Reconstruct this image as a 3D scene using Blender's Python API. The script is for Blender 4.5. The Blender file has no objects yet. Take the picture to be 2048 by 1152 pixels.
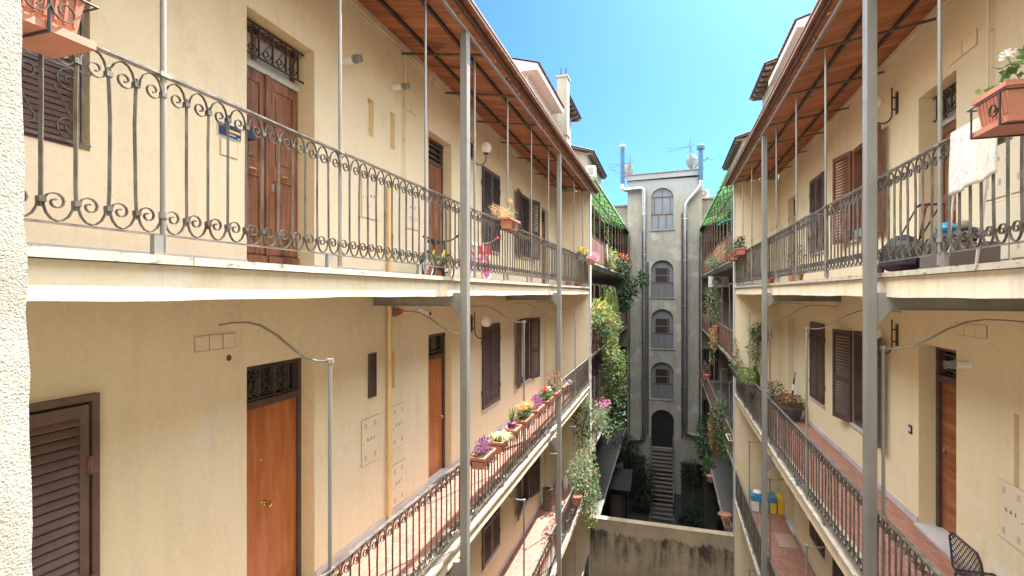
import bpy, math, random
from mathutils import Vector, Matrix
R = math.radians
random.seed(7)
S = bpy.context.scene
COL = S.collection
LOC = {}

# ------------------------------------------------------------------ materials
def nt(name):
    m = bpy.data.materials.new(name); m.use_nodes = True
    n = m.node_tree.nodes; l = m.node_tree.links
    b = n['Principled BSDF']
    return m, n, l, b
def N(n, t, **kw):
    x = n.new(t)
    for k, v in kw.items():
        if k in x.inputs: x.inputs[k].default_value = v
        else: setattr(x, k, v)
    return x
def c4(c): return (c[0], c[1], c[2], 1)
def ramp(n, l, fac, stops):
    r = n.new('ShaderNodeValToRGB')
    e = r.color_ramp.elements
    while len(e) < len(stops): e.new(0.5)
    for i, (p, c) in enumerate(stops):
        e[i].position = p; e[i].color = c4(c) if len(c) == 3 else c
    l.new(fac, r.inputs[0]); return r.outputs[0]
def noise(n, l, pos, scale, detail=5, rough=0.55, vec=(1, 1, 1)):
    mp = N(n, 'ShaderNodeMapping'); mp.inputs['Scale'].default_value = vec
    l.new(pos, mp.inputs[0])
    t = N(n, 'ShaderNodeTexNoise', Scale=scale, Detail=detail, Roughness=rough)
    l.new(mp.outputs[0], t.inputs['Vector']); return t.outputs['Fac']
def mixc(n, l, fac, a, b, mode='MIX'):
    x = n.new('ShaderNodeMix'); x.data_type = 'RGBA'; x.blend_type = mode
    for sock, v in ((x.inputs[0], fac), (x.inputs[6], a), (x.inputs[7], b)):
        if isinstance(v, (int, float)): sock.default_value = v
        elif isinstance(v, tuple): sock.default_value = c4(v)
        else: l.new(v, sock)
    return x.outputs[2]
def bump(n, l, b, h, strength=0.3, dist=0.01):
    x = N(n, 'ShaderNodeBump', Strength=strength, Distance=dist)
    l.new(h, x.inputs['Height']); l.new(x.outputs[0], b.inputs['Normal']); return x
def simple(name, c1, c2=None, scale=6, rough=0.6, metal=0.0, bmp=0.0, bscale=40, vec=(1, 1, 1), lo=0.35, hi=0.65, spec=0.5):
    m, n, l, b = nt(name)
    g = n.new('ShaderNodeNewGeometry').outputs['Position']
    if c2 is None: b.inputs['Base Color'].default_value = c4(c1)
    else:
        f = noise(n, l, g, scale, 6, 0.6, vec)
        l.new(ramp(n, l, f, [(lo, c1), (hi, c2)]), b.inputs['Base Color'])
    b.inputs['Roughness'].default_value = rough; b.inputs['Metallic'].default_value = metal
    b.inputs['Specular IOR Level'].default_value = spec
    if bmp:
        bump(n, l, b, noise(n, l, g, bscale, 4, 0.6, vec), bmp, 0.006)
    return m
def plaster(name, base, alt, patch, dark, streak=0.35, patchlo=0.58, rough=0.9, stain=(0.5, 0.62)):
    m, n, l, b = nt(name)
    g = n.new('ShaderNodeNewGeometry').outputs['Position']
    c = mixc(n, l, ramp(n, l, noise(n, l, g, 0.55, 4, 0.5), [(0.35, (0, 0, 0)), (0.65, (1, 1, 1))]), base, alt)
    pf = noise(n, l, g, 0.8, 7, 0.62)
    c = mixc(n, l, ramp(n, l, pf, [(patchlo, (0, 0, 0)), (patchlo + 0.06, (1, 1, 1))]), c, patch)
    st = noise(n, l, g, 5.0, 6, 0.65, (1, 1, 0.13))
    sf = N(n, 'ShaderNodeMath', operation='MULTIPLY'); sf.inputs[1].default_value = streak
    l.new(ramp(n, l, st, [(stain[0], (0, 0, 0)), (stain[1] + 0.2, (1, 1, 1))]), sf.inputs[0])
    c = mixc(n, l, sf.outputs[0], c, dark)
    ds = N(n, 'ShaderNodeTexNoise', Scale=2.5, Detail=5.0); l.new(g, ds.inputs['Vector'])
    av = N(n, 'ShaderNodeVectorMath', operation='MULTIPLY_ADD'); av.inputs[1].default_value = (.5, .5, .5); l.new(ds.outputs['Color'], av.inputs[0]); l.new(g, av.inputs[2])
    vo = N(n, 'ShaderNodeTexVoronoi', feature='DISTANCE_TO_EDGE', Scale=.85); l.new(av.outputs[0], vo.inputs['Vector'])
    ck = ramp(n, l, vo.outputs['Distance'], [(0.0, (1, 1, 1)), (0.006, (0, 0, 0))])
    cm = ramp(n, l, noise(n, l, g, 1.3, 3, 0.5), [(0.55, (0, 0, 0)), (0.62, (.24, .24, .24))])
    c = mixc(n, l, mixc(n, l, 1.0, ck, cm, 'MULTIPLY'), c, tuple(x * .75 for x in dark))
    smd = ramp(n, l, noise(n, l, g, 2.7, 7, 0.7, (1, 1, .5)), [(0.56, (0, 0, 0)), (0.72, (.32, .32, .32))])
    c = mixc(n, l, smd, c, dark)
    fine = noise(n, l, g, 30, 5, 0.7)
    c = mixc(n, l, 0.16, c, ramp(n, l, fine, [(0.3, (0.45, 0.42, 0.36)), (0.7, (1, 1, 1))]), 'MULTIPLY')
    l.new(c, b.inputs['Base Color'])
    b.inputs['Roughness'].default_value = rough; b.inputs['Specular IOR Level'].default_value = 0.2
    h = N(n, 'ShaderNodeMath', operation='ADD')
    l.new(noise(n, l, g, 7, 4, 0.5), h.inputs[0]); 
    k = N(n, 'ShaderNodeMath', operation='MULTIPLY'); k.inputs[1].default_value = 0.22; l.new(noise(n, l, g, 55, 4, 0.6), k.inputs[0])
    l.new(k.outputs[0], h.inputs[1]); bump(n, l, b, h.outputs[0], 0.35, 0.02)
    return m
def wood(name, c1, c2, axis='Z', scale=14, plank=0.0, plankaxis='Y', rough=0.55, knots=True, spec=0.4):
    m, n, l, b = nt(name)
    g = n.new('ShaderNodeNewGeometry').outputs['Position']
    v = {'X': (0.12, 1, 1), 'Y': (1, 0.12, 1), 'Z': (1, 1, 0.1)}[axis]
    f = noise(n, l, g, scale, 7, 0.65, v)
    c = ramp(n, l, f, [(0.3, c1), (0.68, c2)])
    if plank:
        sp = n.new('ShaderNodeSeparateXYZ'); l.new(g, sp.inputs[0])
        d = N(n, 'ShaderNodeMath', operation='DIVIDE'); d.inputs[1].default_value = plank
        l.new(sp.outputs[plankaxis], d.inputs[0])
        fl = N(n, 'ShaderNodeMath', operation='FLOOR'); l.new(d.outputs[0], fl.inputs[0])
        wn = N(n, 'ShaderNodeTexWhiteNoise', noise_dimensions='1D'); l.new(fl.outputs[0], wn.inputs['W'])
        c = mixc(n, l, 0.45, c, ramp(n, l, wn.outputs['Value'], [(0, (0.25, 0.2, 0.2)), (1, (1.0, 1.0, 1.0))]), 'MULTIPLY')
        fr = N(n, 'ShaderNodeMath', operation='FRACT'); l.new(d.outputs[0], fr.inputs[0])
        edge = ramp(n, l, fr.outputs[0], [(0.0, (0, 0, 0)), (0.1, (1, 1, 1))])
        c = mixc(n, l, 0.75, c, edge, 'MULTIPLY')
        bump(n, l, b, edge, 0.5, 0.006)
    if knots:
        vo = N(n, 'ShaderNodeTexNoise', Scale=3.2, Detail=3); mp = N(n, 'ShaderNodeMapping'); mp.inputs['Scale'].default_value = {'X': (.45, 1, 1), 'Y': (1, .45, 1), 'Z': (1, 1, .4)}[axis]
        l.new(g, mp.inputs[0]); l.new(mp.outputs[0], vo.inputs['Vector'])
        c = mixc(n, l, ramp(n, l, vo.outputs['Fac'], [(0.63, (0, 0, 0)), (0.72, (0.75, 0.75, 0.75))]), c, tuple(x * 0.35 for x in c1))
    l.new(c, b.inputs['Base Color']); b.inputs['Roughness'].default_value = rough
    b.inputs['Specular IOR Level'].default_value = spec
    return m
def tiles(name, c1, c2, mortar, w=0.2, h=0.1):
    m, n, l, b = nt(name)
    g = n.new('ShaderNodeNewGeometry').outputs['Position']
    t = N(n, 'ShaderNodeTexBrick', Scale=1.0); t.inputs['Color1'].default_value = c4(c1); t.inputs['Color2'].default_value = c4(c2)
    t.inputs['Mortar'].default_value = c4(mortar); t.inputs['Mortar Size'].default_value = 0.005
    t.inputs['Brick Width'].default_value = w; t.inputs['Row Height'].default_value = h
    l.new(g, t.inputs['Vector'])
    f = noise(n, l, g, 2.2, 6, 0.6)
    c = mixc(n, l, 0.55, t.outputs['Color'], ramp(n, l, f, [(0.3, (0.6, 0.55, 0.52)), (0.7, (1, 1, 1))]), 'MULTIPLY')
    l.new(c, b.inputs['Base Color']); b.inputs['Roughness'].default_value = 0.6
    return m
def leafmat(name, c1, c2, trans=0.35):
    m, n, l, b = nt(name)
    g = n.new('ShaderNodeNewGeometry').outputs['Position']
    c = ramp(n, l, noise(n, l, g, 9, 3, 0.6), [(0.35, c1), (0.65, c2)])
    l.new(c, b.inputs['Base Color']); b.inputs['Roughness'].default_value = 0.6; b.inputs['Specular IOR Level'].default_value = 0.25
    tr = n.new('ShaderNodeBsdfTranslucent'); l.new(c, tr.inputs['Color'])
    mx = n.new('ShaderNodeMixShader'); mx.inputs[0].default_value = trans
    l.new(b.outputs[0], mx.inputs[1]); l.new(tr.outputs[0], mx.inputs[2])
    l.new(mx.outputs[0], n['Material Output'].inputs['Surface'])
    return m
def travertine(name, c1=(0.36, 0.315, 0.24), c2=(0.50, 0.455, 0.37)):
    m, n, l, b = nt(name)
    g = n.new('ShaderNodeNewGeometry').outputs['Position']
    c = ramp(n, l, noise(n, l, g, 6, 7, 0.65), [(0.35, c1), (0.65, c2)])
    pit = noise(n, l, g, 16, 5, 0.7, (1, .5, 1.5))
    c = mixc(n, l, ramp(n, l, pit, [(0.57, (0, 0, 0)), (0.64, (.85, .85, .85))]), c, (0.10, 0.08, 0.06))
    l.new(c, b.inputs['Base Color']); b.inputs['Roughness'].default_value = 0.6
    bump(n, l, b, pit, 0.3, 0.01)
    return m
M = {}
M['plaster'] = plaster('plaster_cream', (0.74, 0.655, 0.455), (0.73, 0.635, 0.45), (0.72, 0.67, 0.54), (0.48, 0.385, 0.24), 0.30, 0.60)
M['plasterR'] = plaster('plaster_yellow', (0.76, 0.655, 0.43), (0.76, 0.67, 0.46), (0.78, 0.72, 0.60), (0.56, 0.44, 0.28), 0.26, 0.62)
M['reveal'] = plaster('plaster_reveal', (0.77, 0.645, 0.40), (0.75, 0.63, 0.39), (0.77, 0.69, 0.51), (0.45, 0.32, 0.17), 0.18, 0.66)
M['fascia'] = plaster('plaster_fascia', (0.76, 0.65, 0.44), (0.74, 0.66, 0.50), (0.76, 0.70, 0.58), (0.42, 0.31, 0.17), 0.55, 0.6)
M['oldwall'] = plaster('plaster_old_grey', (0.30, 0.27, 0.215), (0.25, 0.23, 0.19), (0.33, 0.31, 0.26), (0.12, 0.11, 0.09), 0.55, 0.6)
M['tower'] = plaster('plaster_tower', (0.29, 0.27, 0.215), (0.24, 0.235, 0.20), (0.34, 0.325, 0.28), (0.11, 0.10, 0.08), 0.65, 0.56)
M['yardwall'] = plaster('plaster_yard_shaded', (0.05, 0.047, 0.04), (0.04, 0.039, 0.035), (0.07, 0.065, 0.056), (0.02, 0.058, 0.05), 0.6, 0.58)  # grey plaster darkened to carry the yard's shade
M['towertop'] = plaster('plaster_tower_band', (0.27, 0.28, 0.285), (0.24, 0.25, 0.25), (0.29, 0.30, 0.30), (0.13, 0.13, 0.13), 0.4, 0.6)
M['white'] = plaster('plaster_white', (0.50, 0.51, 0.50), (0.46, 0.47, 0.46), (0.55, 0.55, 0.53), (0.36, 0.33, 0.28), 0.3, 0.62)
M['iron'] = simple('wrought_iron_paint', (0.075, 0.062, 0.048), (0.165, 0.155, 0.135), 7, 0.42, 0.35, 0.25, 60)
M['ironpost'] = simple('painted_steel_grey', (0.21, 0.205, 0.18), (0.30, 0.295, 0.27), 3, 0.42, 0.3, 0.15, 30, (1, 1, .2))
M['handrail'] = simple('worn_steel_rail', (0.17, 0.16, 0.145), (0.36, 0.35, 0.33), 12, 0.35, 0.7, 0.1, 60)
M['darkiron'] = simple('dark_iron', (0.03, 0.028, 0.027), (0.055, 0.05, 0.048), 8, 0.5, 0.3)
M['rust'] = simple('rusted_panel', (0.095, 0.036, 0.022), (0.17, 0.07, 0.04), 2.5, 0.8, 0.1, 0.2, 30, (1, 1, .3))
M['rustrod'] = simple('rusted_rod', (0.18, 0.10, 0.075), (0.28, 0.18, 0.14), 5, 0.7, 0.2)
M['trav'] = travertine('travertine')
M['marble'] = simple('grey_marble', (0.42, 0.41, 0.41), (0.56, 0.54, 0.52), 3, 0.35)
M['tile'] = tiles('red_floor_tile', (0.27, 0.115, 0.08), (0.33, 0.15, 0.105), (0.38, 0.27, 0.21), 0.15, 0.3)
M['tiledull'] = tiles('dull_floor_tile', (0.08, 0.078, 0.075), (0.105, 0.10, 0.095), (0.05, 0.05, 0.05), 0.3, 0.3)
M['deckL'] = wood('canopy_boards', (0.36, 0.13, 0.055), (0.60, 0.245, 0.11), 'X', 9, 0.14, 'Y')
M['rooftile'] = simple('terracotta_roof', (0.18, 0.07, 0.045), (0.29, 0.135, 0.085), 8, 0.85, 0, 0.4, 20)
M['doorwood'] = wood('carved_door_wood', (0.085, 0.034, 0.017), (0.29, 0.125, 0.06), 'Z', 24, rough=0.4)
M['orangewood'] = wood('orange_veneer', (0.29, 0.085, 0.022), (0.46, 0.165, 0.055), 'Z', 15, rough=0.4, knots=False)
M['plankdoor'] = wood('plank_door_wood', (0.26, 0.085, 0.03), (0.42, 0.16, 0.06), 'Y', 14, 0.1, 'Z', rough=0.5)
M['slatdoor'] = wood('slat_door_wood', (0.17, 0.055, 0.025), (0.33, 0.12, 0.05), 'Z', 14, 0.07, 'Y', rough=0.5)
M['brown'] = simple('dark_brown_paint', (0.062, 0.037, 0.031), (0.10, 0.064, 0.054), 5, 0.5, 0, 0.15, 50)
M['shutL'] = simple('faded_brown_shutter', (0.10, 0.062, 0.05), (0.145, 0.095, 0.078), 5, 0.55, 0, 0.2, 40)
M['redbrown'] = simple('red_brown_shutter', (0.15, 0.05, 0.03), (0.21, 0.075, 0.045), 5, 0.5, 0, 0.15, 40)
M['blueshut'] = simple('slate_brown_shutter', (0.055, 0.042, 0.045), (0.085, 0.07, 0.072), 5, 0.5)
M['hinge'] = simple('rusty_hinge', (0.16, 0.09, 0.06), (0.25, 0.14, 0.10), 20, 0.6, 0.4)
M['glassdark'] = simple('dark_window_glass', (0.012, 0.014, 0.016), None, rough=0.08, spec=0.8)
M['glassgrey'] = simple('dusty_window_glass', (0.09, 0.11, 0.13), (0.13, 0.155, 0.175), 1.5, 0.25, spec=0.6)
M['frost'] = simple('frosted_glass', (0.28, 0.25, 0.22), (0.40, 0.36, 0.31), 6, 0.3)
M['greypanel'] = simple('grey_metal_panel', (0.10, 0.11, 0.115), (0.15, 0.155, 0.16), 6, 0.6, 0.1, 0, 40, (6, 1, .3))
M['brass'] = simple('brass', (0.62, 0.42, 0.16), None, rough=0.25, metal=1)
M['steel'] = simple('steel', (0.55, 0.55, 0.55), None, rough=0.3, metal=1)
M['galv'] = simple('galvanised_pipe', (0.30, 0.32, 0.34), (0.42, 0.44, 0.46), 5, 0.3, 0.9)
M['skypipe'] = simple('sky_tinted_flue', (0.02, 0.075, 0.125), (0.035, 0.105, 0.165), 5, 0.4, 0.2)  # reflected sky put into the colour of the flue tops
M['yellow'] = simple('yellow_gas_pipe', (0.70, 0.50, 0.21), (0.74, 0.55, 0.26), 5, 0.5)
M['metercover'] = simple('meter_cover_paint', (0.66, 0.575, 0.41), (0.70, 0.615, 0.45), 3, 0.6)
M['ink'] = simple('dark_ink', (0.05, 0.042, 0.038))
M['void'] = simple('painted_shade_black', (0.007, 0.0065, 0.006))  # near-black standing in for shade in recesses, openings, yard door, shed roof
M['edge'] = simple('cabinet_edge_paint', (0.46, 0.35, 0.22))
M['slot'] = simple('vent_grille_grey', (0.33, 0.29, 0.24))
M['opal'] = simple('opal_glass_globe', (0.78, 0.72, 0.64), (0.84, 0.79, 0.72), 8, 0.2)
M['terracotta'] = simple('terracotta_plastic', (0.42, 0.16, 0.095), (0.50, 0.21, 0.13), 5, 0.55, 0, 0.05, 30)
M['terra2'] = simple('fired_clay', (0.36, 0.14, 0.08), (0.46, 0.21, 0.13), 6, 0.8, 0, 0.2, 40)
M['darkpot'] = simple('anthracite_pot', (0.05, 0.05, 0.052), (0.08, 0.08, 0.082), 6, 0.6)
M['soil'] = simple('potting_soil', (0.05, 0.033, 0.022), (0.10, 0.07, 0.05), 30, 0.95, 0, 0.8, 60)
M['leaf'] = leafmat('leaf_green', (0.045, 0.085, 0.025), (0.14, 0.21, 0.065))
M['leafdark'] = leafmat('leaf_dark_green', (0.02, 0.05, 0.018), (0.06, 0.11, 0.04), 0.2)
M['leafyel'] = leafmat('leaf_yellow_green', (0.09, 0.14, 0.035), (0.27, 0.32, 0.09))
M['leafyard'] = leafmat('leaf_shaded_yard', (0.006, 0.014, 0.006), (0.02, 0.04, 0.016), 0.1)  # darker leaf copy, yard shade put into its colour
M['leafgrey'] = leafmat('leaf_grey_green', (0.11, 0.16, 0.075), (0.27, 0.32, 0.17))
M['leafdry'] = leafmat('leaf_dry_straw', (0.34, 0.20, 0.09), (0.62, 0.42, 0.20))
M['leafbrown'] = leafmat('leaf_dried_brown', (0.16, 0.08, 0.035), (0.34, 0.18, 0.09))
M['leafpale'] = leafmat('leaf_cream_striped', (0.36, 0.44, 0.14), (0.75, 0.76, 0.42))
M['purple'] = leafmat('petal_purple', (0.15, 0.04, 0.12), (0.36, 0.13, 0.30))
M['pink'] = leafmat('petal_pink', (0.50, 0.13, 0.30), (0.75, 0.30, 0.48))
M['red'] = leafmat('petal_red', (0.60, 0.03, 0.02), (0.80, 0.10, 0.06))
M['orange'] = leafmat('petal_orange', (0.78, 0.28, 0.06), (0.85, 0.48, 0.18))
M['whitep'] = leafmat('petal_white', (0.75, 0.75, 0.68), (0.85, 0.85, 0.80))
M['stem'] = simple('plant_stem', (0.12, 0.10, 0.05), (0.2, 0.16, 0.08), 8, 0.8)
M['bark'] = simple('woody_stem', (0.10, 0.075, 0.055), (0.18, 0.14, 0.10), 8, 0.9, 0, 0.4, 40)
M['concrete'] = plaster('old_concrete', (0.20, 0.19, 0.17), (0.26, 0.24, 0.21), (0.33, 0.31, 0.27), (0.10, 0.09, 0.08), 0.6, 0.56)
M['greenawn'] = None
M['aqua'] = simple('turquoise_cloth', (0.02, 0.42, 0.36), None, rough=0.7)
M['darkcloth'] = simple('dark_shade_cloth', (0.018, 0.028, 0.024), None, rough=0.9)
M['whiteplastic'] = simple('white_plastic', (0.68, 0.67, 0.63), (0.75, 0.74, 0.70), 6, 0.4)
M['greyplastic'] = simple('grey_plastic', (0.22, 0.23, 0.21), None, rough=0.5)
M['aerial'] = simple('dull_aerial_metal', (0.07, 0.075, 0.08), None, rough=0.6)
M['dish'] = simple('weathered_dish', (0.12, 0.13, 0.135), (0.19, 0.2, 0.2), 4, 0.6)
M['blueplastic'] = simple('blue_plastic', (0.03, 0.22, 0.42), None, rough=0.4)
M['yellowp'] = simple('yellow_plastic', (0.75, 0.52, 0.05), None, rough=0.4)
M['greenp'] = simple('pale_green_plastic', (0.42, 0.62, 0.40), None, rough=0.4)
M['redlamp'] = simple('red_siren_lens', (0.48, 0.07, 0.03), None, rough=0.25)
M['navy'] = simple('navy_enamel', (0.015, 0.022, 0.06), None, rough=0.35)
M['gold'] = simple('gold_lettering', (0.75, 0.48, 0.12), None, rough=0.5)
M['bluerim'] = simple('pale_blue_rim', (0.45, 0.62, 0.75), None, rough=0.5)
M['tyre'] = simple('tyre_rubber', (0.03, 0.03, 0.03), None, rough=0.8)
M['lime'] = simple('lime_paint', (0.45, 0.58, 0.04), None, rough=0.35)
M['blackp'] = simple('black_plastic', (0.02, 0.02, 0.022), None, rough=0.45)
M['pinkpaint'] = simple('pink_bike_paint', (0.75, 0.06, 0.22), None, rough=0.35)
M['redpink'] = simple('coral_basket', (0.85, 0.10, 0.12), None, rough=0.5)
M['lilac'] = simple('lilac_paint', (0.50, 0.25, 0.50), None, rough=0.4)
M['blackbag'] = simple('black_nylon', (0.012, 0.013, 0.018), (0.03, 0.032, 0.042), 12, 0.55, 0, 0.5, 16)
M['bluebag'] = simple('blue_plastic_bag', (0.04, 0.32, 0.55), None, rough=0.35)
M['cardboard'] = simple('brown_box', (0.13, 0.11, 0.09), None, rough=0.9)
M['canewood'] = simple('orange_cane_handle', (0.65, 0.28, 0.05), None, rough=0.4)
M['lightwood'] = wood('weathered_tread', (0.055, 0.048, 0.04), (0.12, 0.105, 0.085), 'X', 12, rough=0.8)
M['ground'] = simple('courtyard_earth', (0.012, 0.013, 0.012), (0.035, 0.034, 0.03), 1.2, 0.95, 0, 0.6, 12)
M['mat'] = simple('sisal_mat', (0.30, 0.21, 0.14), (0.36, 0.26, 0.18), 20, 0.95, 0, 0.4, 80)
M['blind'] = simple('brown_roller_blind', (0.10, 0.055, 0.04), (0.14, 0.08, 0.06), 4, 0.35)
M['curtain'] = simple('cream_curtain', (0.50, 0.45, 0.36), (0.62, 0.57, 0.47), 3, 0.9, 0, 0, 40, (1, 6, .2))

def stucco():
    m, n, l, b = nt('rough_white_stucco')
    g = n.new('ShaderNodeNewGeometry').outputs['Position']
    a = noise(n, l, g, 170, 6, 0.7); v = N(n, 'ShaderNodeTexNoise', Scale=420.0, Detail=3.0); l.new(g, v.inputs['Vector'])
    l.new(ramp(n, l, noise(n, l, g, 12, 5, 0.6), [(0.3, (0.36, 0.34, 0.27)), (0.7, (0.50, 0.48, 0.40))]), b.inputs['Base Color'])
    h = N(n, 'ShaderNodeMath', operation='ADD'); l.new(a, h.inputs[0]); l.new(v.outputs['Fac'], h.inputs[1])
    b.inputs['Roughness'].default_value = 0.95
    bump(n, l, b, h.outputs[0], 0.9, 0.012); return m
M['stucco'] = stucco()
def greencorr():
    m, n, l, b = nt('green_corrugated_sheet')
    g = n.new('ShaderNodeNewGeometry').outputs['Position']
    c = ramp(n, l, noise(n, l, g, 3, 5, 0.7), [(0.35, (0.02, 0.08, 0.028)), (0.65, (0.13, 0.26, 0.10))])
    l.new(c, b.inputs['Base Color']); b.inputs['Roughness'].default_value = 0.4
    tr = n.new('ShaderNodeBsdfTranslucent'); l.new(c, tr.inputs['Color'])
    mx = n.new('ShaderNodeMixShader'); mx.inputs[0].default_value = 0.38
    l.new(b.outputs[0], mx.inputs[1]); l.new(tr.outputs[0], mx.inputs[2]); l.new(mx.outputs[0], n['Material Output'].inputs['Surface'])
    return m
M['greenawn'] = greencorr()
def stainwall():
    m, n, l, b = nt('stained_courtyard_plaster')
    g = n.new('ShaderNodeNewGeometry').outputs['Position']
    base = ramp(n, l, noise(n, l, g, 1.1, 6, 0.6), [(0.35, (0.33, 0.26, 0.17)), (0.65, (0.46, 0.37, 0.24))])
    sp = n.new('ShaderNodeSeparateXYZ'); l.new(g, sp.inputs[0])
    # ragged tide line below the coping
    wob = noise(n, l, g, 1.6, 8, 0.75, (1, 1, 0.05))
    wm = N(n, 'ShaderNodeMath', operation='MULTIPLY_ADD'); wm.inputs[1].default_value = 1.1; l.new(wob, wm.inputs[0]); l.new(sp.outputs['Z'], wm.inputs[2])
    band = ramp(n, l, N_map(n, l, wm.outputs[0], -9.3, -6.9), [(0.0, (0.25, 0.25, 0.25)), (0.3, (0.35, 0.35, 0.35)), (0.55, (.8, .8, .8)), (0.70, (1, 1, 1)), (0.735, (0.12, 0.12, 0.12)), (1, (0.35, 0.35, 0.35))])
    blot = ramp(n, l, noise(n, l, g, 1.5, 8, 0.7, (1, 1, .6)), [(0.42, (0.1, 0.1, 0.1)), (0.56, (1.4, 1.4, 1.4))])
    strk = ramp(n, l, noise(n, l, g, 7, 6, 0.7, (1, 1, .06)), [(0.38, (0.35, 0.35, 0.35)), (0.6, (1, 1, 1))])
    f = mixc(n, l, 1.0, band, strk, 'MULTIPLY'); f = mixc(n, l, 0.6, f, blot, 'MULTIPLY')
    c = mixc(n, l, f, base, (0.055, 0.045, 0.033))
    l.new(c, b.inputs['Base Color']); b.inputs['Roughness'].default_value = 0.95
    bump(n, l, b, noise(n, l, g, 18, 6, 0.7), 0.4, 0.02)
    return m
def N_map(n, l, v, a, b_):
    x = n.new('ShaderNodeMapRange'); x.inputs['From Min'].default_value = a; x.inputs['From Max'].default_value = b_
    l.new(v, x.inputs['Value']); return x.outputs['Result']
M['stain'] = stainwall()

# ------------------------------------------------------------------ mesh builder
class MB:
    def __init__(s): s.v = []; s.f = []
    def add(s, vs, fs):
        k = len(s.v); s.v += [tuple(p) for p in vs]; s.f += [tuple(i + k for i in f) for f in fs]; return s
    def box(s, x0, x1, y0, y1, z0, z1):
        x0, x1 = sorted((x0, x1)); y0, y1 = sorted((y0, y1)); z0, z1 = sorted((z0, z1))
        return s.add([(x0, y0, z0), (x1, y0, z0), (x1, y1, z0), (x0, y1, z0), (x0, y0, z1), (x1, y0, z1), (x1, y1, z1), (x0, y1, z1)],
              [(0, 3, 2, 1), (4, 5, 6, 7), (0, 1, 5, 4), (1, 2, 6, 5), (2, 3, 7, 6), (3, 0, 4, 7)])
    def obox(s, c, u, v, w, du, dv, dw):   # centre, axes, half sizes
        c = Vector(c); u = Vector(u).normalized() * du; v = Vector(v).normalized() * dv; w = Vector(w).normalized() * dw
        vs = [c + a * u + b * v + d * w for d in (-1, 1) for a, b in ((-1, -1), (1, -1), (1, 1), (-1, 1))]
        return s.add(vs, [(0, 3, 2, 1), (4, 5, 6, 7), (0, 1, 5, 4), (1, 2, 6, 5), (2, 3, 7, 6), (3, 0, 4, 7)])
    def quad(s, a, b, c, d): return s.add([a, b, c, d], [(0, 1, 2, 3)])
    def prism(s, pts, axis, a, b):      # polygon pts in the other two axes, extruded a..b along axis
        def mk(p, t): return {'X': (t, p[0], p[1]), 'Y': (p[0], t, p[1]), 'Z': (p[0], p[1], t)}[axis]
        n = len(pts)
        return s.add([mk(p, a) for p in pts] + [mk(p, b) for p in pts],
                     [tuple(range(n))[::-1], tuple(range(n, 2 * n))] + [(i, (i + 1) % n, n + (i + 1) % n, n + i) for i in range(n)])
    def tube(s, pts, r, n=8, closed=False, cap=True):
        pts = [Vector(p) for p in pts]; m = len(pts)
        rr = r if isinstance(r, (list, tuple)) else [r] * m
        up = None; rings = []
        for i, p in enumerate(pts):
            if closed: t = pts[(i + 1) % m] - pts[i - 1]
            elif i == 0: t = pts[1] - p
            elif i == m - 1: t = p - pts[i - 1]
            else: t = (pts[i + 1] - p).normalized() + (p - pts[i - 1]).normalized()
            if t.length < 1e-9: t = Vector((0, 0, 1))
            t.normalize()
            if up is None:
                up = Vector((0, 0, 1)) if abs(t.z) < 0.9 else Vector((1, 0, 0))
            a = t.cross(up)
            if a.length < 1e-6: a = t.cross(Vector((0, 1, 0)))
            a.normalize(); up = a.cross(t).normalized()
            rings.append([p + rr[i] * (math.cos(2 * math.pi * k / n) * a + math.sin(2 * math.pi * k / n) * up) for k in range(n)])
        vs = [q for rg in rings for q in rg]; fs = []
        for i in range(m if closed else m - 1):
            j = (i + 1) % m
            for k in range(n):
                fs.append((i * n + k, i * n + (k + 1) % n, j * n + (k + 1) % n, j * n + k))
        if cap and not closed: fs += [tuple(range(n))[::-1], tuple(range((m - 1) * n, m * n))]
        return s.add(vs, fs)
    def strip(s, pts, wvec, t):   # flat bar swept along pts; wvec = half-width vector
        pts = [Vector(p) for p in pts]; w = Vector(wvec); m = len(pts); vs = []
        for i, p in enumerate(pts):
            tg = (pts[min(i + 1, m - 1)] - pts[max(i - 1, 0)]).normalized()
            nn = tg.cross(w).normalized() * (t / 2)
            vs += [p + w + nn, p - w + nn, p - w - nn, p + w - nn]
        fs = [(0, 1, 2, 3), tuple(4 * (m - 1) + k for k in (3, 2, 1, 0))]
        for i in range(m - 1):
            for k in range(4):
                fs.append((4 * i + k, 4 * (i + 1) + k, 4 * (i + 1) + (k + 1) % 4, 4 * i + (k + 1) % 4))
        return s.add(vs, fs)
    def lathe(s, prof, c, axis='Z', n=16):   # prof list of (r, h)
        vs = []; 
        for r, h in prof:
            for k in range(n):
                a = 2 * math.pi * k / n; u, v = r * math.cos(a), r * math.sin(a)
                vs.append({'Z': (c[0] + u, c[1] + v, c[2] + h), 'X': (c[0] + h, c[1] + u, c[2] + v), 'Y': (c[0] + u, c[1] + h, c[2] + v)}[axis])
        fs = []
        for i in range(len(prof) - 1):
            for k in range(n):
                fs.append((i * n + k, i * n + (k + 1) % n, (i + 1) * n + (k + 1) % n, (i + 1) * n + k))
        fs += [tuple(range(n))[::-1], tuple(range((len(prof) - 1) * n, len(prof) * n))]
        return s.add(vs, fs)
    def sphere(s, c, r, n=16, m=10, sz=1.0):
        return s.lathe([(max(1e-4, r * math.sin(math.pi * i / m)), -r * sz * math.cos(math.pi * i / m)) for i in range(m + 1)], c, 'Z', n)
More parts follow.
